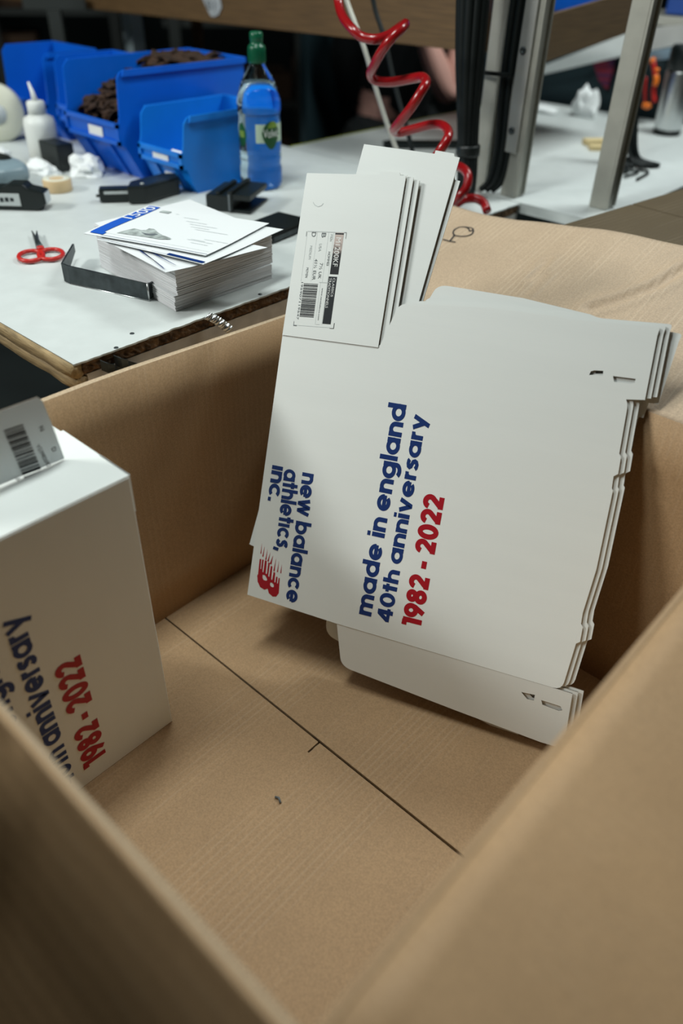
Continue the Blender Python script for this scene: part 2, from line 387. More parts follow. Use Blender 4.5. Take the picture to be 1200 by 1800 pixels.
# far wall, leaning out a little at the top
RIMY, RIMZ = .877, .868
XW = [CX0+(CX1-CX0)*i/14 for i in range(15)]
g = [[(x, CY1+(RIMY-CY1)*t, CZ0+(RIMZ-CZ0)*t) for t in [k/6 for k in range(7)]] for x in XW]
cp(board(MB(), g, TK, (0, 1, 0)), 'wall_panel', [M['kraft_wall2'], M['kraft_plain']])
g = [[(CX1, y, CZ0+(CZR-CZ0)*t) for t in [k/6 for k in range(7)]] for y in YW]
cp(board(MB(), g, TK, (1, 0, 0)), 'wall_panel', [M['kraft_wall'], M['kraft_plain']])
g = [[(x, CY0, CZ0+(CZR-CZ0)*t) for t in [k/6 for k in range(7)]] for x in XW]
cp(board(MB(), g, TK, (0, -1, 0)), 'wall_panel', [M['kraft_wall2'], M['kraft_plain']])
# top flaps
XR = CX0-TK
g = [[(XR-.001-.006*t, y, rimz(y)-.003-.30*t) for t in [k/5 for k in range(6)]] for y in YW]
cp(board(MB(), g, TK, (-1, 0, 0)), 'top_flap', [M['kraft_wall'], M['kraft_edge']])
FAR = [(-.815, .944), (-.747, .9425), (-.68, .945), (-.612, .953), (-.529, .963), (-.469, .967), (-.395, .970), (-.25, .972), (-.09, .972)]
CREASE = [[V(p[:2]) for p in c] for c in ([(-0.4343,1.0119,0.9056),(-0.4138,1.0375,0.9127),(-0.3974,1.0625,0.9197),(-0.3794,1.093,0.9282),(-0.3647,1.1469,0.9432)], [(-0.5557,1.0958,0.929),(-0.5515,1.0707,0.922),(-0.5485,1.0358,0.9122)], [(-0.5311,0.9733,0.8948),(-0.5342,1.0593,0.9188)])]
def crease(x, y):
    d = 1; p = V((x, y))
    for k, c in enumerate(CREASE):
        for a_, b_ in zip(c[:-1], c[1:]):
            t = max(0, min(1, (p-a_).dot(b_-a_)/(b_-a_).length_squared)); d = min(d, (p-a_-(b_-a_)*t).length*(1, 1.4, 2.2)[k])
    return -.0055*math.exp(-(d/.007)**2) + .0045*math.exp(-((d-.013)/.008)**2)
def far_z(xf):
    for a_, b_ in zip(FAR[:-1], FAR[1:]):
        if a_[0] <= xf <= b_[0]: return a_[1]+(b_[1]-a_[1])*(xf-a_[0])/(b_[0]-a_[0])
    return FAR[-1][1]
g = []
for i in range(101):
    xf = -.815+.725*i/100; zf = far_z(xf)
    xr = CX0+(CX1-CX0)*i/100; row = []
    for k in range(49):
        t = k/48
        x = xr+(xf-xr)*t; y = RIMY+(1.2-RIMY)*t; z = RIMZ+(zf-RIMZ)*t + .004*math.sin(t*PI) + wob((xr, y, 0), .004, 9, 2)*t + crease(x, y)
        row.append((x, y, z))
    g.append(row)
flap_far = cp(board(MB(), g, -TK, (0, -.25, .97)), 'top_flap', [M['kraft_flap'], M['kraft_edge']])
# near right flap: folded outward, falling a little
g = []
for i in range(13):
    y = CY0+(CY1-CY0)*i/12; row = []
    for k in range(13):
        t = k/12; x = CX1 + .33*t; z = CZR - .055*t - .02*t*t + wob((x, y, 0), .003, 7, 5)*t - .0025*math.exp(-((y-.32)/.012)**2)*min(1, 6*t)
        row.append((x, y, z))
    g.append(row)
cp(board(MB(), g, -TK, (.15, 0, .98)), 'top_flap', [M['kraft_plain'], M['kraft_edge']])
# near left flap: hanging steeply, one diagonal crease
g = []
for i in range(29):
    x = CX0+(CX1-CX0)*i/28; row = []
    for k in range(17):
        t = k/16; s = .33*t
        bend = math.radians(18+44*min(1, t*3))
        y = CY0 - math.cos(math.radians(69))*s; z = CZR - math.sin(math.radians(69))*s
        d = (x+.372) + .30*(s-.02)
        y -= .011*math.exp(-(d/.018)**2)*min(1, 5*t)
        row.append((x, y, z+.012*math.sin(PI*min(1, t*2))))
    g.append(row)
cp(board(MB(), g, -TK, (0, -.86, .5)), 'top_flap', [M['kraft_plain'], M['kraft_edge']])
# bottom flaps: the seam, one slit
SY = .472
me = fill('bottom_flap', [[(CX0-oc.x, SY+.0016-oc.y), (CX1-oc.x, SY+.0030-oc.y), (CX1-oc.x, CY1-oc.y), (CX0-oc.x, CY1-oc.y)]], TK, [M['kraft_x'], M['kraft_edge'], M['kraft_x']], lift=.02-TK/2)
link(bpy.data.objects.new('bottom_flap', me), carton)
sx = -.452
slit = [(-0.4456,0.4969,0.441),(-0.4457,0.4493,0.441)]
sx = slit[0][0]; sl = SY - slit[1][1]
me = fill('bottom_flap', [[(p[0]-oc.x, p[1]-oc.y) for p in [(CX0, CY0), (CX1, CY0), (CX1, SY-.0012), (sx+.0016, SY-.0012), (sx+.0016, SY-sl), (sx-.0012, SY-sl), (sx-.0012, SY-.0012), (CX0, SY-.0012)]]], TK, [M['kraft_x'], M['kraft_edge'], M['kraft_x']], lift=.02-TK/2)
link(bpy.data.objects.new('bottom_flap', me), carton)
cp(MB().bb(CX0, CX0+.33, CY0, CY1, CZ0-.02, CZ0-.0075), 'inner_bottom_flap', M['kraft_edge'])
cp(MB().bb(CX1-.33, CX1, CY0, CY1, CZ0-.02, CZ0-.0075), 'inner_bottom_flap', M['kraft_edge'])
# marker drawing on the far flap
def onflap(p, l): 
    t = (p[1]-RIMY)/(1.2-RIMY); i = (p[0]+.815)/.725*8
    # interpolate far-edge height like the board
    xs = [f[0] for f in FAR]; zf = FAR[-1][1]
    for a, b in zip(FAR[:-1], FAR[1:]):
        if a[0] <= p[0] <= b[0]: zf = a[1]+(b[1]-a[1])*(p[0]-a[0])/(b[0]-a[0])
    return V((p[0], p[1], RIMZ+(zf-RIMZ)*t+.004*math.sin(t*PI)+wob((p[0], p[1], 0), .004, 9, 2)*t+.0012+l)) - oc
mk = MB()
ell = [(-0.7515,1.1425,0.942),(-0.7415,1.1451,0.9427),(-0.7292,1.1427,0.942),(-0.7194,1.1278,0.9379),(-0.7219,1.117,0.9349),(-0.7304,1.1112,0.9333),(-0.7422,1.1096,0.9328),(-0.7514,1.1171,0.9349),(-0.7555,1.1289,0.9382),(-0.7531,1.1399,0.9412),(-0.746,1.1431,0.9421),(-0.7374,1.141,0.9416),(-0.7282,1.1334,0.9395),(-0.7262,1.1402,0.9413)]
ribbon(mk, [p[:2] for p in smooth(ell, 5)], .0024, lambda p: onflap(p, 0))
for seg in ([(-0.743,1.1092,0.9327),(-0.7371,1.089,0.9271)], [(-0.7517,1.088,0.9268),(-0.7379,1.0886,0.927),(-0.7263,1.0902,0.9274)]): ribbon(mk, [p[:2] for p in seg], .0024, lambda p: onflap(p, 0))
mk.build('marker_drawing', M['ink'], carton, fix=False)
# a crumb of card on the carton floor
cb = [(-0.422,0.3709,0.443)][0]
o = MB().tube([(-.006, 0, .002), (-.001, .002, .003), (.005, -.001, .002)], .0015, 6).build('card_scrap', M['ink_grey']); o.location = (cb[0], cb[1], CZ0)
props(o, 'tiny dark curled scrap lying on the carton floor', 'scrap')
# what the carton stands on
cb2 = thing('closed_carton', 'closed brown carton standing under the large open carton', 'carton', ((CX0+CX1)/2, (CY0+CY1)/2, 0))
MB().bb(-.34, .34, -.36, .36, 0, CZ0-.0215).build('body', M['kraft_wall'], cb2, bevel=.004)
MB().bb(-.33, .33, -.003, .003, CZ0-.0215, CZ0-.0205).build('seam_tape', M['beige_tape'], cb2)

for nm, x, z0, h, lb in (('shade_carton', -1.02, 0, .68, 'lower closed brown carton, added out of view to shade the near left flap'), ('shade_carton', -1.0, .6805, .68, 'upper closed brown carton, added out of view to shade the near left flap')):  # unseen stack, added to block the aisle lamp from the near left flap
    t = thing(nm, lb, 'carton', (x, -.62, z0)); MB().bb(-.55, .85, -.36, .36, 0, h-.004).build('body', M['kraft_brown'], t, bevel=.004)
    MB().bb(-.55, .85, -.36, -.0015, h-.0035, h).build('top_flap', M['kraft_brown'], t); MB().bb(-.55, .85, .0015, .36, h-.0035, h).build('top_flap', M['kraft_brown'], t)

# ================================================================== FLAT SHOEBOX BLANKS
FO, FU, FW, FN = V((-0.652,0.5318,0.5436)), V((0.9324,0.3615,-0.005)), V((-0.1606,0.4266,0.8901)), V((0.3238,-0.8291,0.4558))
FM = Matrix(((FU.x, FW.x, FN.x, FO.x), (FU.y, FW.y, FN.y, FO.y), (FU.z, FW.z, FN.z, FO.z), (0, 0, 0, 1)))
CARD = .0016
card3 = [M['white_card'], M['card_edge'], M['card_back']]
main_o = [(0,0),(0.1437,-0.0031),(0.4634,-0.0014),(0.4654,0.0658),(0.4696,0.0695),(0.4682,0.0898),(0.465,0.0936),(0.4636,0.1082),(0.4657,0.1688),(0.4602,0.2713),(0.4582,0.2738),(0.4565,0.2888),(0.461,0.2928),(0.459,0.3142),(0.456,0.3178),(0.4509,0.3776),(0.4473,0.3839),(0.1259,0.3921),(-0.0156,0.3823)]
main_o = rounded(main_o, {2: .012, 15: .006})
top_o = [(0.1259,0.3921),(0.1395,0.4447),(0.1483,0.4513),(0.2582,0.4636),(0.3472,0.4672),(0.358,0.4662),(0.4637,0.4748),(0.4631,0.4645),(0.4686,0.3875),(0.4473,0.3839)]
top_o = rounded(top_o, {1: .004, 2: .010, 6: .004})
slot1 = [(0.3976,0.4045),(0.3985,0.409),(0.4022,0.4111),(0.4128,0.4124),(0.4137,0.4062),(0.4075,0.4064)]
slot2 = [(0.4254,0.4085),(0.452,0.4101),(0.4518,0.4059),(0.4491,0.4033),(0.4284,0.402)]
tab_o = [(-0.0153,0.3808),(0.1242,0.3887),(0.1161,0.6071),(0.1085,0.6069),(0.107,0.6102),(0.0809,0.6086),(0.081,0.6044),(-0.0203,0.595)]
low_o = [(0.1436,-0.0033),(0.1584,-0.062),(0.1684,-0.0692),(0.334,-0.081),(0.4553,-0.0879),(0.4859,-0.0871),(0.4776,-0.0018),(0.4635,-0.0016)]
low_o = rounded(low_o, {1: .008, 2: .008})
lslot1 = [(0.4142,-0.0219),(0.4322,-0.02),(0.4327,-0.0289),(0.4236,-0.0295)]
lslot2 = [(0.4417,-0.0247),(0.4675,-0.0252),(0.471,-0.0302),(0.467,-0.0326),(0.4446,-0.0309)]
DL = math.radians(9)
def make_blank(label, group):
    r = thing('shoebox_blank', label, 'cardboard blank', (0, 0, 0), group); r.matrix_world = FM
    mp = link(bpy.data.objects.new('main_panel', fill('main_panel', [main_o], CARD, card3)), r)
    link(bpy.data.objects.new('lid_flap', fill('lid_flap', [top_o, slot1, slot2], CARD, card3)), r)
    tb = link(bpy.data.objects.new('label_flap', fill('label_flap', [tab_o], CARD, card3)), r); tb.location.z = .0012
    lf = link(bpy.data.objects.new('lower_flap', fill('lower_flap', [low_o, lslot1, lslot2], CARD, card3)), r); lf.rotation_euler.x = DL
    return r, mp, tb, lf
blank, mp, tb, lf = make_blank('white shoebox blank in front, carrying the blue and red slogan', 'flat shoebox blanks leaning in the carton')
solid_top = fill('lid_flap', [top_o, slot1], CARD, card3); solid_low = fill('lower_flap', [low_o, lslot1], CARD, card3)
others = []
for i, (du, dw) in enumerate(((.0065, .003), (.0130, .0060))):
    c = copy_tree(blank); c['label'] = ['second white shoebox blank from the front, its right edge just showing', 'third white shoebox blank from the front, jutting furthest right of the upright three'][i]
    c.matrix_world = FM @ Matrix.Translation((du, dw, -.0032*(i+1)))
    for ch in c.children:
        if ch.name.startswith('lid_flap'): ch.data = solid_top
        if ch.name.startswith('lower_flap'): ch.data = solid_low
        if ch.name.startswith('label_flap'): ch.location = (.003+.001*i, -.004*(i+1), .001)
    others.append(c)
rear = []
for i, (rot, tu, tw, su, sw) in enumerate(((-6.5, .000, .055, .95, .99), (-8.0, -.0175, .071, .95, .93))):
    c = copy_tree(blank); c['label'] = ['rotated white shoebox blank behind, its blank flap rising above the label flaps', 'rearmost white shoebox blank, tilted most, corner showing at lower left'][i]
    c.matrix_world = FM @ Matrix.Translation((tu, tw, -.0125-.004*i)) @ Matrix.Rotation(math.radians(rot), 4, 'Z') @ Matrix.Diagonal((su, sw, 1, 1))
    rear.append(c)
for ch in rear[1].children:
    if ch.name.startswith('lower_flap'): ch.scale = (1, 1.36, 1)
    if ch.name.startswith('label_flap'): ch.location.x += .014
# printing on the front blank
PL = CARD/2 + .00025
T2 = lambda p, l: V((p.x, p.y, PL+l))
def line(mb, s, a, b, up, T3, lowx, **k):
    """a, b: ends of the baseline; up: a point on the x-height line near the start"""
    a = V(a); b = V(b); e1 = (b-a); e2 = V((-e1.y, e1.x)).normalized()
    hgt = abs((V(up)-a).dot(e2)); lettering(mb, s, a, e1, e2, e1.length, hgt, T3, **k)
bl = MB(); rd = MB()
L1 = [(0.191,0.0215),(0.1785,0.3218),(0.1728,0.0195)]; L2 = [(0.2212,0.0202),(0.2083,0.3136),(0.2052,0.0212)]; L3 = [(0.2631,0.0241),(0.2553,0.2122),(0.2435,0.0218)]
line(bl, 'made in england', L1[0], L1[1], L1[2], T2, 1)
line(bl, '40th anniversary', L2[0], L2[1], L2[2], T2, 1)
line(rd, '1982 - 2022', L3[0], L3[1], L3[2], T2, 1, weight=.35)
A1 = [(0.0505,0.1995),(0.0611,0.0078),(0.0677,0.2008)]; A2 = [(0.0227,0.1983),(0.0313,0.0775),(0.0402,0.1996)]; A3 = [(0.0034,0.1992),(0.0057,0.147),(0.0202,0.2003)]
def linecw(mb, s, a, b, up, T3):
    a = V(a); b = V(b); e1 = b-a; e2 = V((-e1.y, e1.x)).normalized(); hgt = abs((V(up)-a).dot(e2)); lettering(mb, s, a, e1, e2, e1.length, hgt, T3)
nm_ = MB()
linecw(nm_, 'new balance', A1[0], A1[1], A1[2], T2); linecw(nm_, 'athlet|cs,', A2[0], A2[1], A2[2], T2); linecw(nm_, '|nc.', A3[0], A3[1], A3[2], T2)
bl.build('printed_slogan', M['print_blue'], mp, fix=False); nm_.build('printed_company_name', M['print_blue'], mp, fix=False); rd.build('printed_dates', M['print_red'], mp, fix=False)
body = [(0.0094,0.0586),(0.0112,0.0358),(0.0103,0.0329),(0.0126,0.0242),(0.0181,0.0171),(0.0255,0.0152),(0.0301,0.0182),(0.033,0.012),(0.0399,0.0086),(0.0454,0.0102),(0.0484,0.0164),(0.0457,0.0388),(0.0438,0.0387),(0.0443,0.0298),(0.043,0.0301),(0.042,0.0395),(0.0398,0.0398),(0.04,0.0306),(0.0385,0.0308),(0.0372,0.0447),(0.0346,0.0453),(0.0346,0.0331),(0.0328,0.0332),(0.0312,0.0526),(0.0287,0.0533),(0.0292,0.0362),(0.0273,0.037),(0.0264,0.0566),(0.0238,0.0572),(0.0248,0.039),(0.0227,0.0397),(0.021,0.0587),(0.018,0.0589),(0.0189,0.0404),(0.0173,0.0405),(0.0159,0.059),(0.0135,0.059),(0.0145,0.0441),(0.0132,0.0444),(0.012,0.059)]
h1 = [(0.0184,0.0365),(0.0192,0.0314),(0.0215,0.0291),(0.0256,0.0292),(0.0269,0.0306),(0.0258,0.0333),(0.0221,0.0369)]
h2 = [(0.0323,0.0282),(0.0327,0.0246),(0.0352,0.0223),(0.0384,0.0224),(0.0391,0.0244),(0.0378,0.0273),(0.035,0.0289)]
stripes = [[(0.0087,0.0825),(0.009,0.067),(0.0106,0.0671)], [(0.0137,0.0792),(0.0128,0.0635),(0.0147,0.0636)], [(0.019,0.0761),(0.0182,0.06),(0.0202,0.0601)], [(0.0242,0.0728),(0.0219,0.0587),(0.0242,0.0582)], [(0.0292,0.0696),(0.0263,0.0559),(0.0291,0.0554)], [(0.0346,0.0665),(0.0338,0.0465),(0.0359,0.0467)], [(0.0398,0.0633),(0.0396,0.0468),(0.0413,0.0469)], [(0.045,0.0597),(0.045,0.0466),(0.0467,0.0466)]]
lg = fill('printed_logo', [body, h1, h2] + stripes, .0002, M['print_red'], lift=PL)
link(bpy.data.objects.new('printed_logo', lg), mp)
# size label on the front label flap
LB0, LB1, LB2 = [V(p) for p in [(0.0486,0.527),(0.0549,0.4017),(-0.0056,0.5214)]]
es = LB1-LB0; et = LB2-LB0
def LP(s, t): return LB0 + es*s + et*t
TL_ = lambda p, l: V((p.x, p.y, PL+l))
def lq(mb, s0, s1, t0, t1, mi=0, l=0): mb.add([TL_(LP(*q), l) for q in ((s0, t0), (s1, t0), (s1, t1), (s0, t1))], [(0, 3, 2, 1)], mi)
lab = MB()
LM = [M['ink'], M['ink_grey'], M['ink_pale'], M['white_print'], None]
gm = mat('printed fading strip', (.02, .02, .02, 1), .5)
nt = gm.node_tree; tcn = nt.nodes.new('ShaderNodeTexCoord'); sp = nt.nodes.new('ShaderNodeSeparateXYZ'); nz = nt.nodes.new('ShaderNodeTexNoise'); nz.inputs['Scale'].default_value = 260
rp = nt.nodes.new('ShaderNodeMapRange'); rp.inputs[1].default_value = LP(.02, .1).y; rp.inputs[2].default_value = LP(.36, .1).y
ad = nt.nodes.new('ShaderNodeMath'); ad.operation = 'MULTIPLY_ADD'; ad.inputs[1].default_value = .9
sb = nt.nodes.new('ShaderNodeMath'); sb.operation = 'SUBTRACT'; sb.inputs[1].default_value = .45
cr_ = nt.nodes.new('ShaderNodeValToRGB'); cr_.color_ramp.elements[0].position = .25; cr_.color_ramp.elements[0].color = (.55, .46, .42, 1); cr_.color_ramp.elements[1].position = .7; cr_.color_ramp.elements[1].color = (.012, .014, .016, 1)
nt.links.new(tcn.outputs['Object'], sp.inputs[0]); nt.links.new(sp.outputs[1], rp.inputs[0]); nt.links.new(tcn.outputs['Object'], nz.inputs[0])
nt.links.new(nz.outputs[0], ad.inputs[0]); nt.links.new(rp.outputs[0], ad.inputs[2]); nt.links.new(ad.outputs[0], sb.inputs[0]); nt.links.new(sb.outputs[0], cr_.inputs[0]); nt.links.new(cr_.outputs[0], nt.nodes['Principled BSDF'].inputs['Base Color'])
LM[4] = gm
lq(lab, .0, .43, .03, .25, 4); lq(lab, .005, .02, .03, .25, 0, .00003); lq(lab, .455, .955, .05, .27, 0)
def lt(s, s0, s1, t0, t1, mi, l=.00006):   # text along s, tops towards small t
    typed_into(lab, s, LP(s0, t1), es, -et, es.length*(s1-s0), et.length*(t1-t0), TL_, mi, l)
lt('M1200KF', .05, .35, .08, .21, 3); lt('CLASSICS', .47, .665, .09, .15, 3); lt('TRADITIONNELS', .47, .785, .185, .25, 3)
lt('B', .008, .056, .49, .60, 1); lt('D', .004, .052, .755, .865, 1)
lt('MEN', .02, .09, .31, .37, 2); lt('HOMMES', .20, .345, .31, .37, 1)
lt('USA', .12, .20, .565, .635, 2); lt('7½ UK', .32, .485, .47, .55, 1); lt('41½ EUR', .28, .50, .62, .70, 1)
lt('MEDIUM', .145, .285, .81, .87, 2); lt('MOYEN', .375, .48, .83, .89, 1)
lt('www.newbalance.com', .58, .92, .37, .41, 1); lt('195907119547', .53, .93, .925, .975, 1)
rb = random.Random(3); s = .54
while s < .895:
    wd = rb.choice((.004, .004, .008, .011)); lq(lab, s, s+wd, .525, .905, 0); s += wd + rb.choice((.004, .004, .007))
for a in ((.54, .545), (.905, .91)): pass
for q in ((0, .06, -.04, -.03), (-.005, 0, -.04, .02), (.995, 1.0, -.05, .06), (.94, 1.0, -.05, -.035)): lq(lab, *q, 0 if q[0] > .5 else 1)
for q in ((0, .05, 1.0, 1.01), (.95, 1.0, 1.03, 1.04), (.99, 1.0, .95, 1.04)): lq(lab, *q, 1)
for q in ((-.005, .0, .02, .98), (0, .52, .285, .289), (0, .52, .42, .424), (0, .52, .72, .724), (0, .52, .985, .989), (.52, .524, .285, .50), (.52, .97, .285, .289), (.52, .97, .46, .464), (.99, .993, .06, .96), (.965, .968, .335, .45)): lq(lab, *q, 2)
lab.build('printed_size_label', LM, tb, fix=False)
am = MB(); ribbon(am, [(-0.0042,0.5596),(-0.0011,0.5564),(0.0042,0.5548),(0.0087,0.5569),(0.0106,0.56)], .0006, lambda p: V((p.x, p.y, PL))); am.build('thumb_cut', M['ink_pale'], tb, fix=False)

# ================================================================== STANDING SHOEBOX
BX0, BX1, BY0, BY1, BZ1 = -.783, -.62, .116, .356, .861
sb_ = thing('shoebox', 'closed white shoebox standing on end in the carton, slogan on its side', 'shoebox', (BX1, BY1, CZ0)); ob = V(sb_.location)
def bp(b, name, m, parent=sb_, **k):
    b.v = [tuple(V(v)-ob) for v in b.v]; return b.build(name, m, parent, **k)
boxside = bp(MB().bb(BX0, BX1, BY0, BY1-.0015, CZ0, BZ1-.0015), 'body', M['white_card'], bevel=.0015)
bp(MB().bb(BX0+.03, BX1-.001, BY0, BY1, BZ1-.0017, BZ1).bb(BX1-.058, BX1-.002, BY1-.0012, BY1+.0004, BZ1-.05, BZ1), 'end_flap', M['white_card'])
fl = [(-0.697,0.2695,0.9446),(-0.697,0.3105,0.9441),(-0.697,0.3144,0.9386),(-0.697,0.3199,0.8962),(-0.697,0.3233,0.8488),(-0.697,0.2486,0.8648),(-0.697,0.1587,0.8781),(-0.697,0.1818,0.9514)]
fy = [(p[1], p[2]) for p in fl]
def card_x(loop, x, th, name, m, parent):
    """sheet in the plane x = const from (y, z) outline"""
    me = fill(name, [[(a-ob.y, b-ob.z) for a, b in loop]], th, m)
    for v in me.vertices: v.co = V((v.co.z + x-ob.x, v.co.x, v.co.y))
    return link(bpy.data.objects.new(name, me), parent)
tuck = [(max(a, BY0+.004), max(b, BZ1+.0018)) for a, b in fy]
rf = card_x(tuck, -.697, .0016, 'label_flap', [M['label_paper'], M['card_edge'], M['card_back']], sb_)
lb2 = MB()
B4 = [V((p[1], p[2])) for p in [(-0.696,0.2879,0.9215),(-0.696,0.2954,0.8575),(-0.696,0.267,0.923)]]
bs, bt = B4[1]-B4[0], B4[2]-B4[0]
TX = lambda p, l: V((-.6958-ob.x+l, p.x-ob.y, p.y-ob.z))
s = 0; rb = random.Random(11)
while s < .97:
    wd = rb.choice((.03, .045, .06, .025)); wd = min(wd, 1-s)
    lb2.add([TX(B4[0]+bs*a+bt*b, 0) for a, b in ((s, 0), (s+wd, 0), (s+wd, 1), (s, 1))], [(0, 1, 2, 3)]); s += wd + rb.choice((.015, .025, .03))
d1, d2, d3, d4, d5, d6 = [V((p[1], p[2])) for p in [(-0.696,0.2955,0.8918),(-0.696,0.3024,0.8579),(-0.696,0.3033,0.9108),(-0.696,0.3111,0.8811),(-0.696,0.2646,0.8646),(-0.696,0.2656,0.8582)]]
e1 = d2-d1
typed_into(lb2, 'V239826925', d1, e1, (-e1.y, e1.x), e1.length, .0045, TX)
for tx, pt in (('N', d3), ('D', d4), ('A', d5), ('4', d6)): typed_into(lb2, tx, pt, e1, (-e1.y, e1.x), .005, .005, TX)
lb2.build('printed_label', M['ink'], rf, fix=False)
TB = lambda p, l: V((BX1+.0004-ob.x+l, p.x-ob.y, p.y-ob.z))
b1 = MB(); b2 = MB()
q = [V((p[1], p[2])) for p in [(-0.62,0.2513,0.4689),(-0.62,0.2506,0.6624),(-0.62,0.2045,0.4631),(-0.62,0.2137,0.7633)]]
lettering(b2, '1982 - 2022', q[0], (0, 1), (-1, 0), q[1].y-q[0].y, .0235, TB, weight=.35)
lettering(b1, '40th anniversary', q[2], (0, 1), (-1, 0), q[3].y-q[2].y, .0215, TB)
lettering(b1, 'made in england', (q[2].x-.040, q[2].y+.001), (0, 1), (-1, 0), (q[3].y-q[2].y)*1.0, .0215, TB)
b1.build('printed_slogan', M['print_blue'], boxside, fix=False); b2.build('printed_dates', M['print_red'], boxside, fix=False)

# ================================================================== WORKBENCH
TX1, TY0, TY1, TX0, TZ = -.817, .419, 1.445, -2.35, .90
bench = thing('workbench', 'white topped workbench with broken chipboard edge, laden with bins and tools', 'workbench', (TX1, TY0, 0)); oB = V(bench.location)
def wp(b, name, m, par=bench, **k):
    b.v = [tuple(V(v)-oB) for v in b.v]; return b.build(name, m, par, **k)
# laminate top with a chipped front edge
edge = []
y = TY0
while y < TY1:
    edge.append((TX1 - abs(.0045*noise.noise(V((y*55, 1, 0)))) - .003*abs(noise.noise(V((y*140, 5, 0)))), y)); y += .006
edge.append((TX1, TY1))
lm = fill('laminate_top', [[(a-oB.x, b-oB.y) for a, b in edge + [(TX0, TY1), (TX0, TY0)]]], .0024, M['laminate'], lift=TZ-.0012)
link(bpy.data.objects.new('laminate_top', lm), bench)
# chipboard core with a ragged face
ch = MB(); ny = 240; rows = 6; vs = []; fs = []
for i in range(ny+1):
    yy = TY0+.012+(TY1-TY0-.012)*i/ny
    for k in range(rows):
        zz = TZ-.0024-.0175*k/(rows-1)
        vs.append((TX1-.002-.006*abs(noise.noise(V((yy*90, zz*160, 2))))-.003*(k == rows-1), yy, zz))
for i in range(ny):
    for k in range(rows-1): a = i*rows+k; fs.append((a, a+1, a+rows+1, a+rows))
ch.add(vs, fs); ch.bb(TX0, TX1-.010, TY0+.012, TY1, TZ-.0199, TZ-.0025)
wp(ch, 'chipboard_core', M['chipboard'], fix=False)
def edging(name, y0, y1, z0, z1):
    n = 46; prof = []
    b = MB(); vs = []; seg = 10
    for i in range(n+1):
        x = TX0+(TX1-.004-TX0)*i/n
        for k in range(seg):
            a = 2*PI*k/seg; cy, cz = (y0+y1)/2, (z0+z1)/2
            py = max(-1, min(1, 1.25*math.cos(a)))*(y1-y0)/2; pz = max(-1, min(1, 1.25*math.sin(a)))*(z1-z0)/2
            d = .0018*noise.noise(V((x*30, k*.7, 3)))
            vs.append((x, cy+py+d, cz+pz+d))
    fs = [(i*seg+k, i*seg+(k+1) % seg, (i+1)*seg+(k+1) % seg, (i+1)*seg+k) for i in range(n) for k in range(seg)] + [tuple(range(seg)), tuple(n*seg+k for k in range(seg))]
    return wp(b.add(vs, fs, 0, True), name, M['worn_wood'])
edging('wood_edging', TY0-.004, TY0+.012, TZ-.0215, TZ-.0008); edging('wood_edging', TY0-.001, TY0+.016, TZ-.040, TZ-.0215)
wp(MB().bb(TX1-.03, TX1-.004, TY0+.017, TY1, TZ-.075, TZ-.0199), 'front_rail', M['rail'])
wp(MB().bb(TX0, TX0+.03, TY0+.017, TY1, TZ-.075, TZ-.0199), 'rear_rail', M['rail'])
for x, yy in ((TX1-.05, TY0+.08), (TX1-.05, TY1-.06), (TX0+.04, TY0+.08), (TX0+.04, TY1-.06)):
    wp(MB().bb(x-.02, x+.02, yy-.02, yy+.02, 0, TZ-.0199), 'leg', M['rack_grey'])
for p in [(-0.8217,0.4831,0.9004),(-0.8262,0.7379,0.9004),(-0.8434,0.5229,0.9004)]:
    wp(MB().lathe([(.0032, TZ+.0001), (.0030, TZ+.0006)], 12, (p[0], p[1], 0)), 'screw_hole', M['dark_steel'])
# clips on the edge
o = props(MB().tube([(0, 0, 0), (.010, .006, .002), (.014, .016, 0), (.024, .020, -.004), (.026, .034, -.006)], .0035, 8).build('wire_clip', M['dark_steel']), 'bent dark metal clip hanging on the chipped table edge near its corner', 'clip')
q = [(-0.815,0.4535,0.893),(-0.815,0.4813,0.8679)]
cl = MB()
for off in (0, .020):
    pth = [(-.815+.000, q[0][1]+off, .888), (-.808, q[0][1]+off+.006, .884), (-.806, q[0][1]+off+.014, .880), (-.812, q[0][1]+off+.020, .874), (-.809, q[0][1]+off+.030, .868)]
    for a, b in zip(pth[:-1], pth[1:]): cl.add([(a[0], a[1], a[2]+.007), (a[0], a[1], a[2]-.007), (b[0], b[1], b[2]-.007), (b[0], b[1], b[2]+.007)], [(0, 1, 2, 3)])
bpy.data.objects.remove(o)
me = cl.mesh('metal_clip', M['dark_steel']); o = link(bpy.data.objects.new('metal_clip', me)); md = o.modifiers.new('s', 'SOLIDIFY'); md.thickness = .0015
props(o, 'bent dark metal clip on the chipped bench edge near its corner', 'clip')
q = [(-0.814,0.6285,0.8969),(-0.814,0.6597,0.8736)]
me = MB(); n = 9
for i in range(n):
    a, b = i/n, (i+1)/n
    P = lambda t: V((-.817+.012*t+.0012*math.sin(t*22), q[0][1]+(q[1][1]-q[0][1])*t, .9015+(q[1][2]-.9015)*t**1.3))
    A, B = P(a), P(b); wv_ = V((0, .012, .006))*.5
    me.add([A-wv_, A+wv_, B+wv_, B-wv_], [(0, 1, 2, 3)], 0, True)
o = link(bpy.data.objects.new('foil_strip', me.mesh('foil_strip', M['steel']))); md = o.modifiers.new('s', 'SOLIDIFY'); md.thickness = .0008
props(o, 'ridged silver strip hanging over the bench edge below the paper stack', 'strip')

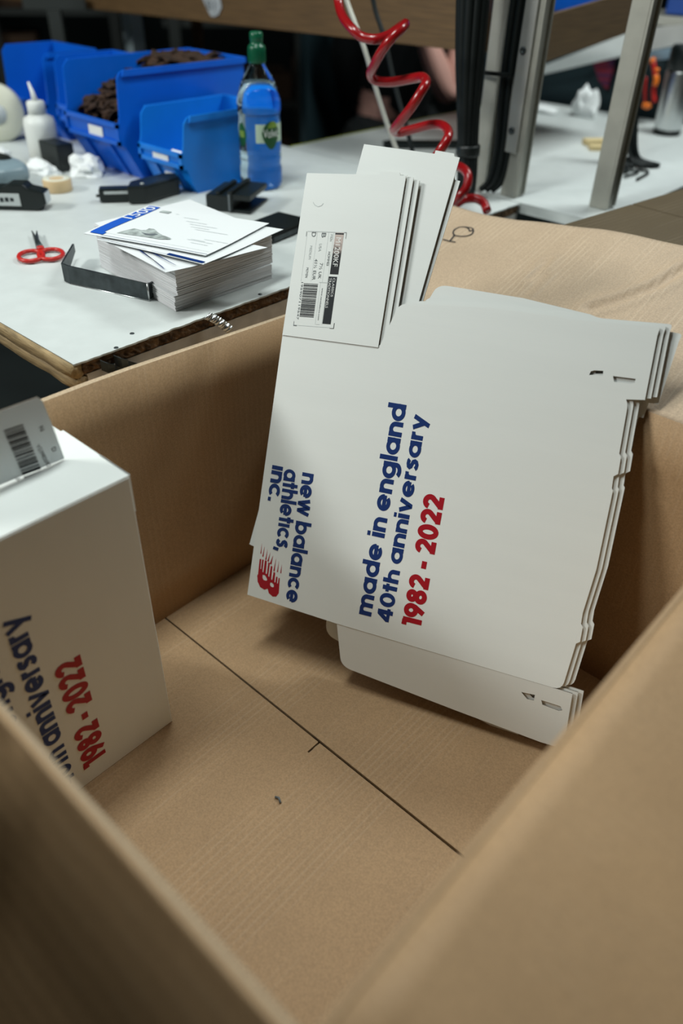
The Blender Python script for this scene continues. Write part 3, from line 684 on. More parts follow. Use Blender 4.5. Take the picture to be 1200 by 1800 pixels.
# ---------------------------------------------------------------- paper stack
sa = [V(p) for p in [(-0.8613,0.6093,0.9),(-0.8621,0.7962,0.9),(-1.0835,0.6347,0.9)]]
eu = (sa[1]-sa[0]); ev_ = (sa[2]-sa[0])
def ream(name, z0, z1, n, du, dv, rot, label, seed):
    b = MB(); rr = random.Random(seed); t = (z1-z0)/n; ctr = sa[0]+eu*.5+ev_*.5
    for i in range(n):
        R = Matrix.Rotation(math.radians(rot+rr.uniform(-.25, .25)), 3, 'Z'); off = V((rr.uniform(-.0007, .0007)+du, rr.uniform(-.0007, .0007)+dv, 0))
        cs = [R @ (sa[0]+eu*a+ev_*c-ctr) + ctr + off for a, c in ((0, 0), (1, 0), (1, 1), (0, 1))]
        za, zb = z0+t*i+.0001, z0+t*(i+rr.uniform(.78, .97))
        b.add([(c.x, c.y, za) for c in cs] + [(c.x, c.y, zb) for c in cs], [(3, 2, 1, 0), (4, 5, 6, 7), (0, 1, 5, 4), (1, 2, 6, 5), (2, 3, 7, 6), (3, 0, 4, 7)])
        b.mi[-4:] = [1]*4
    o = b.build(name, [M['paper'], M['paper_edge']])
    return props(o, label, 'paper stack', kind='stuff')
ream('paper_stack', .9005, .922, 15, 0, 0, 0, 'lower part of the thick white paper stack on the bench', 1)
ream('paper_stack', .9222, .968, 32, -.002, .003, 1.2, 'upper part of the thick white paper stack on the bench', 2)
ZS = .9685
def sheet(name, corners, z, label, tilt=0):
    t = thing(name, label, 'paper sheet', (corners[0][0], corners[0][1], z))
    o0 = V(t.location); vs = []
    n = 8
    for k in (0, 1):
        for i in range(n+1):
            for j in range(n+1):
                a, b = i/n, j/n
                P = (V(corners[0])*(1-a)+V(corners[1])*a)*(1-b) + (V(corners[3])*(1-a)+V(corners[2])*a)*b
                vs.append((P.x-o0.x, P.y-o0.y, .0005*k+tilt*abs(a-.5)**2+.0008*math.sin(5*a+3*b)))
    N = (n+1)**2; fs = []
    for i in range(n):
        for j in range(n):
            a = i*(n+1)+j; fs += [(a, a+n+1, a+n+2, a+1), (N+a, N+a+1, N+a+n+2, N+a+n+1)]
    MB().add(vs, fs, 0, True).build('page', M['paper'], t)
    C4 = [V((c[0], c[1])) for c in corners]
    def P3(a, b, l=0):
        P = (C4[0]*(1-a)+C4[1]*a)*(1-b) + (C4[3]*(1-a)+C4[2]*a)*b
        return V((P.x-o0.x, P.y-o0.y, .0012+tilt*abs(a-.5)**2+.0008*math.sin(5*a+3*b)+l))
    return t, P3
def quadp(b, P3, a0, a1, b0, b1, mi=0, l=0, n=6):
    for i in range(n):
        c, d = a0+(a1-a0)*i/n, a0+(a1-a0)*(i+1)/n
        b.add([P3(c, b0, l), P3(d, b0, l), P3(d, b1, l), P3(c, b1, l)], [(0, 1, 2, 3)], mi)
# loose sheet lying directly on the stack
c3 = [(-0.9958,0.5975,0.969),(-1.0116,0.6973,0.969),(-0.8162,0.7469,0.969),(-0.8376,0.5834,0.969)]
t, P3 = sheet('printed_sheet', c3, ZS, 'lowest loose sheet on the paper stack, two blue stripes at its near edge')
b = MB(); quadp(b, P3, .0, .012, 0, 1); b.v = []; b.f = []; b.mi = []; b.sm = []
st = [(-0.9577,0.6129,0.9705),(-0.9576,0.6166,0.9705),(-0.8521,0.5899,0.9705),(-0.8392,0.5848,0.9705),(-0.9496,0.6178,0.9705),(-0.9495,0.6215,0.9705),(-0.8486,0.6061,0.9705),(-0.8425,0.6061,0.9705)]
for k in (0, 4): b.add([(p[0]-c3[0][0], p[1]-c3[0][1], .0028) for p in (st[k], st[k+1], st[k+3], st[k+2])], [(0, 1, 2, 3)])
b.build('blue_stripes', M['print_blue'], t, fix=False)
c2 = [(-1.0036,0.5881,0.9725),(-1.0466,0.7414,0.9725),(-0.8522,0.8136,0.9725),(-0.819,0.6319,0.9725)]
t, P3 = sheet('printed_sheet', c2, ZS+.0035, 'middle loose sheet, showing beneath the right edge of the shoe leaflet')
b = MB(); quadp(b, P3, .02, .024, .0, 1); quadp(b, P3, 0.01, .05, .66, .98); b.build('blue_stripes', M['print_blue'], t, fix=False)
c1 = [(-1.0311,0.5848,0.975),(-1.0865,0.7404,0.975),(-0.881,0.8114,0.975),(-0.8372,0.651,0.975)]
t, P3 = sheet('printed_leaflet', c1, ZS+.0065, 'top sheet on the paper stack, blue header band and a pictured shoe')
# a: along the short header edge A->B, b: towards the far end
b = MB()
quadp(b, P3, .06, .97, .022, .115, 0); quadp(b, P3, .04, .10, .03, .14, 0, .0001)
quadp(b, P3, .025, .03, .13, 1.0, 1); quadp(b, P3, .09, .093, .13, .98, 2); 
for k, (x0, x1, y0) in enumerate(((.86, .90, .30), (.80, .97, .40), (.72, .95, .46), (.66, .96, .52), (.60, .8, .56), (.30, .45, .72), (.22, .40, .76), (.55, .9, .62), (.35, .6, .80), (.28, .55, .70))): quadp(b, P3, x0, x0+.006, y0, y0+.30*(x1-x0)/.2*.5, 2, .0001, 2)
TA = lambda p, l: P3(p.x, p.y, l)
typed_into(b, '1500', (.52, .105), (1, 0), (0, -1), .42, .085, lambda p, l: P3(p.x, p.y, .0003), 3)
typed_into(b, 'NB', (.80, .235), (0, -1), (-1, 0), .05, .06, lambda p, l: P3(p.x, p.y, .0003), 1) if 0 else quadp(b, P3, .84, .90, .17, .25, 4, .0001)
b.build('printing', [M['sheet_blue'], M['print_blue'], M['ink_pale'], M['white_print'], M['photo_grey']], t, fix=False)
sh = [(-0.9976,0.6185,0.977),(-0.9991,0.6362,0.977),(-0.9978,0.6493,0.977),(-0.9845,0.6517,0.977),(-0.9799,0.6565,0.977),(-0.9831,0.6649,0.977),(-0.9758,0.6687,0.977),(-0.9595,0.6628,0.977),(-0.944,0.6602,0.977),(-0.926,0.6607,0.977),(-0.9225,0.657,0.977),(-0.933,0.6459,0.977),(-0.955,0.6374,0.977),(-0.9801,0.6258,0.977)]
b = MB().add([(p[0]-c1[0][0], p[1]-c1[0][1], .0017) for p in sh], [tuple(range(len(sh)))])
b.build('shoe_picture', M['photo_grey'], t, fix=False)
sh = [(-0.9758,0.6455,0.977),(-0.9616,0.6492,0.977),(-0.9581,0.6566,0.977),(-0.9506,0.6571,0.977),(-0.952,0.6481,0.977),(-0.9607,0.6425,0.977)]
MB().add([(p[0]-c1[0][0], p[1]-c1[0][1], .0019) for p in sh], [tuple(range(len(sh)))]).build('shoe_shadow_print', M['ink_grey'], t, fix=False)

# ---------------------------------------------------------------- black bent strip
bp_ = [(-0.9194,0.6062,0.9),(-1.0546,0.5628,0.9)]
P0, P1 = V(bp_[0]), V(bp_[1]); P0.z = P1.z = .9
dr = (P1-P0).normalized(); pn = V((-.6, .35, 0)).normalized()
strip = thing('metal_bracket', 'black bent metal strip standing on edge beside the paper stack', 'bracket', P0)
b = MB()
path = [P0+V((-.012, .022, 0)), P0+V((-.004, .010, 0)), P0, P0+(P1-P0)*.5, P1, P1+V((-.012, -.002, 0)), P1+V((-.035, .018, 0)), P1+V((-.085, .062, 0))]
hs = [(.010, .022), (.002, .024), (0, .026), (0, .027), (0, .028), (.002, .029), (.006, .028), (.014, .026)]
for i, p in enumerate(path): pass
vs = []
for p, (z0, z1) in zip(path, hs): vs += [p-P0+V((0, 0, z0)), p-P0+V((0, 0, z1))]
b.add(vs, [(2*i, 2*i+2, 2*i+3, 2*i+1) for i in range(len(path)-1)])
o = link(bpy.data.objects.new('bar', b.mesh('bar', [M['dark_steel']])), strip); md = o.modifiers.new('s', 'SOLIDIFY'); md.thickness = .003; md.offset = 0
wn_ = [V((0, 0, 0))]
MB().tube([v+V((.0022, -.001, .0005)) for v in vs[2:10:2]], .0012, 6).build('bright_edge', M['steel'], strip)
MB().tube([vs[4]+V((.001, 0, 0)), vs[5]+V((.001, 0, 0))], .0014, 6).build('bright_edge', M['steel'], strip)

# ---------------------------------------------------------------- thread snips
sc = [V(p) for p in [(-1.1925,0.5768,0.903),(-1.1779,0.6037,0.903),(-1.2087,0.6034,0.903),(-1.2455,0.6185,0.903),(-1.2969,0.6386,0.903),(-1.2093,0.6068,0.903)]]
sn = thing('thread_scissors', 'small red handled thread scissors lying on the bench', 'scissors', (sc[2].x, sc[2].y, .9))
o0 = V(sn.location)
for k, (c, rx) in enumerate(((sc[0], .024), (sc[1], .024))):
    ax = (sc[1]-sc[0]).normalized(); ay = V((-ax.y, ax.x, 0)); ring = [c-o0+ax*(.019*math.cos(a))+ay*(.025*math.sin(a))+V((0, 0, .002)) for a in [2*PI*i/22 for i in range(23)]]
    MB().tube(ring, .0034, 8, cap=False).build('handle_ring', M['red_plastic'], sn)
for tip, off in ((sc[4], .003), (sc[4]+V((.006, .006, 0)), -.003)):
    a = sc[2]-o0+V((off, -off, .003)); m_ = sc[3]-o0+V((0, 0, .004)); t_ = tip-o0+V((0, 0, .005))
    MB().tube([a, m_, t_], [.005, .0042, .0008], 6).build('blade', M['dark_steel'], sn)
MB().lathe([(.006, .002), (.006, .010), (.003, .011)], 14, (0, 0, 0)).build('pivot', M['red_plastic'], sn)

# ---------------------------------------------------------------- blue bins
def bin_box(name, label, x0, x1, y0, y1, h, lip, m, group, slope=.045, rimf=True):
    t = thing(name, label, 'storage bin', (x0, y0, TZ), group); wx, wy = x1-x0, y1-y0; th = .0035; ins = .006
    prof = [(wy-.004, 0), (slope, 0), (.008, lip*.60), (0, lip*.64), (0, lip), (.004, lip+.012), (.010, h-.012), (.018, h-.003), (.026, h), (wy, h)]
    MB().prism(prof, 0, 0, th).build('side_wall', m, t); MB().prism(prof, 0, wx-th, wx).build('side_wall', m, t)
    MB().prism([(wy-th, 0), (wy, 0), (wy, h), (wy-th, h)], 0, th, wx-th).build('back_wall', m, t)
    MB().prism([(slope, 0), (wy-th, 0), (wy-th, th), (slope, th)], 0, th, wx-th).build('bottom', m, t)
    MB().prism([(slope, 0), (slope+th, th), (.008+th, lip*.60), (th, lip*.66), (th, lip), (0, lip), (0, lip*.64), (.008, lip*.60)], 0, th, wx-th).build('front_panel', m, t)
    r = MB()
    for xa, xb in ((-.005, -.0002), (wx+.0002, wx+.005)): r.prism([(.020, h-.010), (wy+.003, h-.010), (wy+.003, h+.001), (.024, h+.001)], 0, xa, xb)
    r.prism([(wy+.0003, h-.010), (wy+.005, h-.010), (wy+.005, h+.001), (wy+.0003, h+.001)], 0, 0, wx); r.build('rim', m, t)
    r = MB().prism([(-.005, lip-.008), (-.0003, lip-.008), (-.0003, lip+.001), (-.005, lip+.001)], 0, 0, wx)
    r.prism([(-.005, lip*.64), (-.0003, lip*.64), (-.0003, lip*.64+.008), (-.005, lip*.64+.008)], 0, 0, wx)
    for xa in (0, wx-.008): r.prism([(-.005, lip*.64), (-.0003, lip*.64), (-.0003, lip), (-.005, lip)], 0, xa, xa+.008)
    for xa in (wx*.25, wx*.72): r.prism([(slope-.006, .002), (slope+.002, .002), (.010, lip*.58), (.002, lip*.58)], 0, xa, xa+.010)
    r.build('label_frame', m, t)
    return t
big = bin_box('storage_bin', 'large blue open front bin full of brown leather pieces', -1.668, -1.472, .955, 1.295, .205, .112, M['blue_plastic'], 'blue storage bins on the workbench')
MB().bb(.085, .135, -.0025, -.0012, .078, .098).build('label_card', M['white_print'], big)
b2_ = bin_box('storage_bin', 'small light blue open front bin beside the water bottle', -1.452, -1.312, .985, 1.215, .142, .078, M['blue_light'], 'blue storage bins on the workbench', .03)
MB().bb(.045, .095, -.0025, -.0012, .052, .068).bb(.06, .10, .012, .015, .020, .032).build('label_card', M['white_print'], b2_)
o = MB().box((0, 0, .003), (.05, .03, .002), Matrix.Rotation(.5, 3, 'X')).build('label_slip', M['white_print'], b2_); o.location = (.09, .02, .060)
o = MB().bb(.055, .10, .020, .0215, .012, .026).build('label_slip', M['white_print'], b2_)
bin_box('storage_bin', 'blue bin directly left of the big bin, only its open front showing', -1.866, -1.686, 1.05, 1.22, .188, .09, M['blue_plastic'], 'blue storage bins on the workbench')
bin_box('storage_bin', 'leftmost blue bin at the back of the bench', -2.085, -1.895, 1.04, 1.19, .19, .085, M['blue_plastic'], 'blue storage bins on the workbench')
# brown offcuts in the large bin
b = MB(); rr = random.Random(5)
for i in range(420):
    u, v = rr.random(), rr.random(); x = -1.655+.165*u; yy = .985+.285*v
    hgt = .10+.10*min(1, v*1.3)*(.75+.25*math.sin(u*3.1)); z = TZ+.008+min(.192, hgt*1.12)*rr.random()**.16
    R = Matrix.Rotation(rr.uniform(0, PI), 3, 'Z') @ Matrix.Rotation(rr.uniform(-.7, .7), 3, 'X') @ Matrix.Rotation(rr.uniform(-.4, .4), 3, 'Y')
    L = rr.uniform(.03, .05); pts_ = []
    for k in range(4):
        a = k/3-.5
        for w2 in (-.5, .5):
            for zz in (0, .003): 
                q_ = R @ V((a*L*1.0, w2*.018, zz+.008*math.cos(a*3)))
                q_ += V((x, yy, z)); q_.x = min(max(q_.x, -1.6635), -1.4765); q_.y = min(max(q_.y, .969), 1.29); q_.z = max(q_.z, .906); pts_.append(q_)
    fs = []
    for k in range(3):
        a = k*4; fs += [(a, a+4, a+6, a+2), (a+1, a+3, a+7, a+5), (a, a+1, a+5, a+4), (a+2, a+6, a+7, a+3)]
    fs += [(0, 2, 3, 1), (12, 13, 15, 14)]
    b.add(pts_, fs)
props(b.build('leather_offcuts', M['leather']), 'heap of dark brown leather pieces filling the large blue bin', 'leather pieces', kind='stuff')

# ---------------------------------------------------------------- water bottle
BC = (-1.262, 1.145, TZ+.0003)
wb = thing('water_bottle', 'clear plastic water bottle with green cap, standing beside the blue bins', 'bottle', BC)
def ringed(base): return base
body_p = [(.030, 0), (.039, .003), (.043, .012), (.043, .040), (.0405, .050), (.0425, .058), (.0425, .066), (.041, .070), (.0425, .074), (.0425, .135), (.0415, .139), (.0435, .146), (.0435, .160), (.040, .176), (.034, .192), (.026, .207), (.018, .219), (.0145, .224), (.0145, .234)]
MB().lathe(body_p, 40).build('bottle_body', M['pet'], wb)
inner = [(max(.004, r-.0016), max(z, .002)) for r, z in body_p if z < .195]
MB().lathe(inner, 40).build('water', M['water'], wb)
cap = [(.0165, .226), (.0170, .228), (.0170, .252), (.0150, .256), (.0120, .257), (.0120, .263), (.0128, .265), (.0128, .275), (.0105, .278)]
cp_ = MB().lathe(cap, 28).build('cap', M['green_cap'], wb)
rg = MB()
for k in range(28): a = 2*PI*k/28; rg.box((.0171*math.cos(a), .0171*math.sin(a), .240), (.0012, .0014, .020), Matrix.Rotation(a, 3, 'Z'))
rg.build('cap_ridges', M['green_cap'], cp_)
lr = .0432
def wrap(p, l): return V(((lr+l)*math.cos(p[0]/lr), (lr+l)*math.sin(p[0]/lr), p[1]))
def wrapq(b, x0, x1, z0, z1, mi, l=0, n=14, shape=None):
    for i in range(n):
        a, c = x0+(x1-x0)*i/n, x0+(x1-x0)*(i+1)/n
        za0, za1, zc0, zc1 = z0, z1, z0, z1
        if shape: za0, za1 = shape(i/n); zc0, zc1 = shape((i+1)/n)
        b.add([wrap((a, za0), l), wrap((c, zc0), l), wrap((c, zc1), l), wrap((a, za1), l)], [(0, 1, 2, 3)], mi, True)
face = math.atan2(-BC[1], -BC[0]); fx = lr*(face+.50)
b = MB()
wrapq(b, fx-.030, fx+.036, .092, .126, 0)
wrapq(b, fx-.018, fx+.022, 0, 0, 1, .0003, 16, lambda t: (.109-.029*math.sin(PI*t)**.7, .109+.022*math.sin(PI*t)**.6))
wrapq(b, fx-.006, fx+.018, 0, 0, 2, .0005, 12, lambda t: (.119, .119+.012*math.sin(PI*t)**.6))
wrapq(b, fx-.076, fx-.050, 0, 0, 1, .0003, 12, lambda t: (.102-.020*math.sin(PI*t)**.6, .108+.018*math.sin(PI*t)**.6))
wrapq(b, fx-.072, fx-.056, .100, .112, 2, .0005, 6)
typed_into(b, 'Volvic', (fx-.015, .102), (1, 0), (0, 1), .035, .015, lambda p, l: wrap((p.x, p.y), .0008), 3)
b.build('bottle_label', [M['label_pale'], M['label_green'], M['label_lime'], M['white_print']], wb, fix=False)

# ---------------------------------------------------------------- other bench things
sq = thing('squeeze_bottle', 'milky white squeeze bottle with thin nozzle, left of the bins', 'bottle', (-1.735, .925, TZ))
MB().lathe([(.030, 0), (.034, .003), (.034, .080), (.031, .092), (.020, .098), (.018, .100)], 28).build('body', M['white_plastic'], sq)
MB().lathe([(.019, .099), (.019, .122), (.016, .125)], 24).build('cap', M['white_plastic'], sq)
MB().tube([(0, 0, .124), (-.004, 0, .140), (-.010, -.002, .160)], [.007, .0045, .002], 10).build('nozzle', M['white_plastic'], sq)
dk = MB().bb(-.045, .03, -.02, .02, 0, .055).build('dark_box', M['black_plastic'], None, bevel=.003); dk.location = (-1.665, .985-.065, TZ); 
props(dk, 'small black box between squeeze bottle and big blue bin', 'box')
# cream reel at the left edge
re = thing('tape_reel', 'large cream reel at the left edge of the bench', 'reel', (-2.0, .962, TZ))
R90 = Matrix.Rotation(math.radians(-28), 3, 'Z') @ Matrix.Rotation(PI/2, 3, 'Y')
MB().lathe([(.020, -.02), (.058, -.02), (.063, -.014), (.063, .014), (.058, .02), (.020, .02)], 36, (0, 0, .0632), R90).build('reel_side', M['cream'], re)
MB().lathe([(.022, -.024), (.022, .024)], 24, (0, 0, .0632), R90).build('hub', M['ink_pale'], re)
MB().bb(-.06, -.02, -.07, -.02, 0, .05).build('stand', M['rack_grey'], re, bevel=.004)
# grey blue rounded dispenser
gd = thing('tape_dispenser', 'grey blue rounded dispenser with cream underside at the left edge', 'dispenser', (-1.630, .752, TZ))
def pill(b, c, d, n=20, e=.55):
    vs = []; 
    for i in range(n+1):
        ph = -PI/2+PI*i/n
        for k in range(2*n):
            th = PI*k/n; f = lambda t: math.copysign(abs(t)**e, t)
            vs.append((c[0]+d[0]*f(math.cos(ph))*f(math.cos(th)), c[1]+d[1]*f(math.cos(ph))*f(math.sin(th)), c[2]+d[2]*f(math.sin(ph))))
    m2 = 2*n; fs = [(i*m2+k, i*m2+(k+1) % m2, (i+1)*m2+(k+1) % m2, (i+1)*m2+k) for i in range(n) for k in range(m2)]
    return b.add(vs, fs, 0, True)
pill(MB(), (0, 0, .033), (.085, .045, .022)).build('body', M['grey_blue'], gd); pill(MB(), (0, 0, .010), (.080, .042, .010)).build('base', M['cream'], gd)
pill(MB(), (.01, .012, .056), (.03, .015, .003)).build('button', M['black_plastic'], gd)
# cream tape roll
tr = thing('tape_roll', 'small roll of beige masking tape lying flat on the bench', 'tape roll', (-1.517, .822, TZ))
MB().lathe([(.018, 0), (.027, 0), (.028, .002), (.028, .022), (.027, .0235), (.018, .0235)], 32).build('tape', M['beige_tape'], tr)
MB().lathe([(.0182, .001), (.0182, .0238), (.0150, .0238), (.0150, .001)], 28, caps=False).build('core', M['white_print'], tr)
MB().lathe([(.0181, .0236), (.0265, .0236), (.0265, .0241), (.0181, .0241)], 32, caps=False).build('pale_face', M['cream'], tr)
# tissues
props(crumple('tissue', (-1.59, .935, TZ+.0005), (.042, .030, .026), 3, M['tissue']), 'crumpled white tissue in front of the big blue bin', 'tissue')
props(crumple('tissue', (-1.67, .875, TZ+.0005), (.05, .022, .016), 9, M['tissue']), 'flat crumpled white tissue at the foot of the squeeze bottle', 'tissue')
props(crumple('tissue', (-1.90, .88, TZ+.0005), (.05, .03, .008), 14, M['tissue']), 'thin white rag in front of the cream reel', 'tissue')
props(crumple('tissue', (-1.19, 2.40, TZ+.0005), (.038, .030, .052), 21, M['tissue']), 'crumpled white tissue standing on the far bench', 'tissue')
props(crumple('tissue', (-1.33, 2.36, TZ+.0005), (.06, .03, .014), 25, M['tissue']), 'low white rag lying at the back of the far bench', 'tissue')
o = MB().prism([(-.03, 0), (.03, -.004), (.026, .022)], 2, 0, .005).build('card_chip', M['beige_tape']); o.location = (-1.735, .865, TZ); props(o, 'small brown triangle of card beside the squeeze bottle', 'card scrap')
# black tape gun
tg = [(-1.3826,0.8306,0.9),(-1.3343,0.8943,0.9),(-1.3441,0.9793,0.9),(-1.3185,0.8828,0.9)]
gun = thing('label_gun', 'black hand labeller with angled grip lying behind the paper stack', 'labeller', (tg[0][0], tg[0][1], TZ), rotz=math.atan2(tg[1][1]-tg[0][1], tg[1][0]-tg[0][0]))
MB().bb(0, .082, 0, .030, .001, .026).build('barrel', M['black_plastic'], gun, bevel=.004)
MB().bb(.010, .065, -.0006, .004, .017, .022).build('bright_strip', M['ink_pale'], gun)
MB().prism([(.055, -.016), (.090, -.016), (.155, .050), (.150, .085), (.120, .085), (.060, .030)], 2, .001, .034).build('grip', M['black_plastic'], gun, bevel=.005)
MB().lathe([(.004, .0345), (.003, .036)], 10, (.084, .0, 0)).build('screw', M['ink_pale'], gun)
MB().tube([(-.006, .01, .012), (.002, .01, .012)], .003, 8).build('tip', M['black_plastic'], gun)
# black stapler-like cutter at the left edge
sp_ = thing('box_cutter', 'chunky black tape gun with white label and steel end, at left edge', 'tape gun', (-1.448, .715, TZ), rotz=math.radians(42))
MB().prism([(-.034, .001), (.026, .001), (.042, .012), (.040, .034), (.012, .040), (.006, .047), (-.022, .047), (-.034, .040), (-.12, .040), (-.12, .001)], 1, -.018, .018).build('body', M['black_plastic'], sp_, bevel=.003)
MB().bb(-.115, -.004, -.0192, -.0181, .009, .031).build('label_plate', M['ink_pale'], sp_)
b = MB()
for k in range(9): b.bb(-.098+.0095*k, -.0915+.0095*k, -.0197, -.01925, .016+.0007*(k % 3), .0235+.0006*(k % 2))
props(b.build('plate_marks', M['ink'], sp_), kind='stuff')
MB().bb(.0385, .0425, -.013, .013, .012, .032).build('steel_end', M['steel'], sp_)
# black holder block with open side
hb = [(-1.2091,0.9508,0.9),(-1.1297,0.9931,0.9),(-1.1845,1.0917,0.9)]
hx_, hy_ = V(hb[1])-V(hb[0]), V(hb[2])-V(hb[1])
hd = thing('plastic_holder', 'black ridged plastic holder lying in front of the water bottle', 'holder', (hb[0][0], hb[0][1], TZ), rotz=math.atan2(hx_.y, hx_.x))
Lx, Ly = hx_.length, max(.06, hy_.length*.9)
MB().bb(0, Lx*.55, 0, Ly, .001, .030).build('body', M['black_plastic'], hd, bevel=.005)
MB().bb(Lx*.5, Lx, 0, Ly, .024, .034).bb(Lx*.5, Lx, .0, Ly, .001, .006).build('jaw', M['black_plastic'], hd, bevel=.002)
MB().bb(Lx*.52, Lx*.62, -.002, Ly, .001, .040).bb(Lx*.22, Lx*.32, .004, Ly-.004, .0302, .036).build('rib', M['black_plastic'], hd, bevel=.002)
MB().bb(Lx*.53, Lx*.57, -.0035, -.0021, .004, .034).build('bright_edge', M['ink_grey'], hd)
# phone-like black device behind the blanks
ph = [(-0.9768,0.902,0.9),(-0.9883,0.9797,0.9),(-1.0731,0.9814,0.9)]
pd = thing('handheld_device', 'flat black handheld device lying between paper stack and blanks', 'device', (ph[0][0], ph[0][1], TZ), rotz=math.atan2(ph[1][1]-ph[0][1], ph[1][0]-ph[0][0]))
MB().bb(0, .12, 0, .075, .001, .014).build('case', M['black_plastic'], pd, bevel=.004)
MB().bb(.004, .116, .0, .073, .0142, .0175).build('lid', M['rubber'], pd, bevel=.001)
MB().bb(.008, .10, -.0012, -.0002, .003, .011).build('clear_window', M['dark_steel'], pd)

# ================================================================== SECOND BENCH, POSTS, SHELF BEAMS
far = thing('far_workbench', 'second white bench beyond, behind the aluminium posts', 'workbench', (-1.06, 2.0, 0)); oF = V(far.location)
def fp(b, name, m, **k):
    b.v = [tuple(V(v)-oF) for v in b.v]; return b.build(name, m, far, **k)
FX0, FX1, FY0, FY1 = -1.485, -.64, 1.449, 2.52
fp(MB().bb(FX0, FX1, FY0, FY1, TZ-.02, TZ), 'top', M['laminate'])
fp(MB().bb(-.800, FX1, 1.215, FY0-.0005, TZ-.07, TZ-.045), 'top_extension', M['laminate'])
fp(MB().bb(FX0-.004, FX0, FY0, FY1, TZ-.018, TZ+.001), 'edge_strip', M['yellow_edge'])
for x in (FX0+.04, FX1-.04):
    for yy in (FY0+.05, FY1-.05): fp(MB().bb(x-.02, x+.02, yy-.02, yy+.02, 0, TZ-.0202), 'leg', M['rack_grey'])
def post(name, x, y, w, label, m, plate):
    t = thing(name, label, 'post', (x, y, TZ), 'aluminium posts carrying the shelf')
    b = MB().bb(-w/2, w/2, -w/2, w/2, .0004, .86)
    b.build('tube', m, t, bevel=.0015)
    b = MB(); b.bb(w/2, w/2+.004, -w/2, -w/2+.005, .004, .86); b.build('groove_lip', M['alu_warm'], t); b = MB(); b.bb(w/2, w/2+.004, w/2-.005, w/2, .004, .86); b.build('groove_lip', M['alu_warm'], t)
    if plate:
        MB().bb(-w/2-.004, w/2-.008, -w/2-.006, -w/2-.0003, .085, .86).build('side_plate', M['alu'], t, bevel=.002)
        for zz in (.125, .262): MB().lathe([(.0065, 0), (.0065, .002), (.004, .003), (.003, .0012)], 14, (-.008, -w/2-.006, zz), Matrix.Rotation(PI/2, 3, 'X')).build('screw', M['dark_steel'], t)
    return t
post('shelf_post', -.862, 1.483, .034, 'aluminium post with screwed side plate, middle of the three', M['alu_warm'], True)
post('shelf_post', -.690, 1.545, .036, 'thickest grey aluminium post at right, standing by the brown carton', M['alu_warm'], False)
post('shelf_post', -.935, 1.472, .026, 'thin post behind the black cable bundle', M['alu_warm'], False)
def plank(name, c0, c1, h, th, m, label, tz=0):
    c0, c1 = V(c0), V(c1); d = c1-c0; t = thing(name, label, 'beam', c0); n = V((-d.y, d.x, 0)).normalized()*th
    vs = [V((0, 0, 0)), d, d+n, n]; vs = vs + [v+V((0, 0, h)) for v in vs]
    MB().add(vs, [(0, 1, 2, 3), (4, 5, 6, 7), (0, 1, 5, 4), (1, 2, 6, 5), (2, 3, 7, 6), (3, 0, 4, 7)]).build('board', m, t, bevel=.002)
    return t
beamL = plank('shelf_beam', (-3.3, 1.62, 1.105), (-1.065, 1.62, 1.129), .14, .035, M['beam'], 'long brown wooden beam across the top left, bearing a torn sticker')
stk = [V(p) for p in [(-1.9994,1.617,1.1781),(-1.922,1.617,1.1824),(-1.9151,1.617,1.1597),(-1.9315,1.617,1.1404),(-1.9515,1.617,1.1337),(-1.9659,1.617,1.1354),(-1.9744,1.617,1.1454)]]
o_ = V((-3.3, 1.62, 1.105))
MB().add([p-o_+V((0, -.0005, 0)) for p in stk], [tuple(range(7))]).build('torn_sticker', M['sticker'], beamL, fix=False)
b = MB(); q = [V(p)-o_ for p in [(-1.9768,1.6155,1.1506),(-1.9338,1.6155,1.1676)]]
typed_into(b, 'B1', (q[0].x, q[0].z), (1, 0), (0, 1), .035, .020, lambda p, l: V((p.x, q[0].y, p.y))); b.build('sticker_lettering', M['ink_grey'], beamL, fix=False)
plank('shelf_beam', (-1.0, 1.60, 1.090), (-1.0, 2.19, 1.143), .092, .03, M['beam_side'], 'brown wooden shelf side board behind the aluminium posts')
MB_ = MB().bb(-3.2, -1.035, 1.66, 2.2, 1.16, 1.175)
props(MB_.build('shelf_board', M['beam']), 'dark wooden shelf board resting behind the two beams', 'shelf')
bs_ = thing('storage_bin', 'dark blue bin on the shelf, cut off by the top edge', 'storage bin', (-1.02, 1.80, 1.20), 'blue bins on the upper shelf')
MB().bb(-.06, .012, -.13, .30, .0, .16).build('body', M['blue_plastic'], bs_, bevel=.004); MB().bb(-.065, .017, -.135, .305, .161, .17).build('rim', M['blue_plastic'], bs_)
bs_ = thing('storage_bin', 'navy bin at the top right corner beyond the right post', 'storage bin', (-.98, 2.56, 1.162), 'blue bins on the upper shelf')
MB().bb(-.10, .25, -.0, .25, .0, .16).build('body', M['blue_dark'], bs_, bevel=.004); MB().bb(-.105, .255, -.005, .255, .161, .17).build('rim', M['blue_dark'], bs_)
sr = thing('shelf_rail', 'beige metal shelf rail under the navy bin at the top right', 'rail', (-.98, 2.535, 1.125)); MB().bb(-.20, .35, -.01, .26, .012, .034).build('bar', M['alu_warm'], sr)
MB().bb(-.20, .35, .262, .27, .0, .034).build('lip', M['alu_warm'], sr)

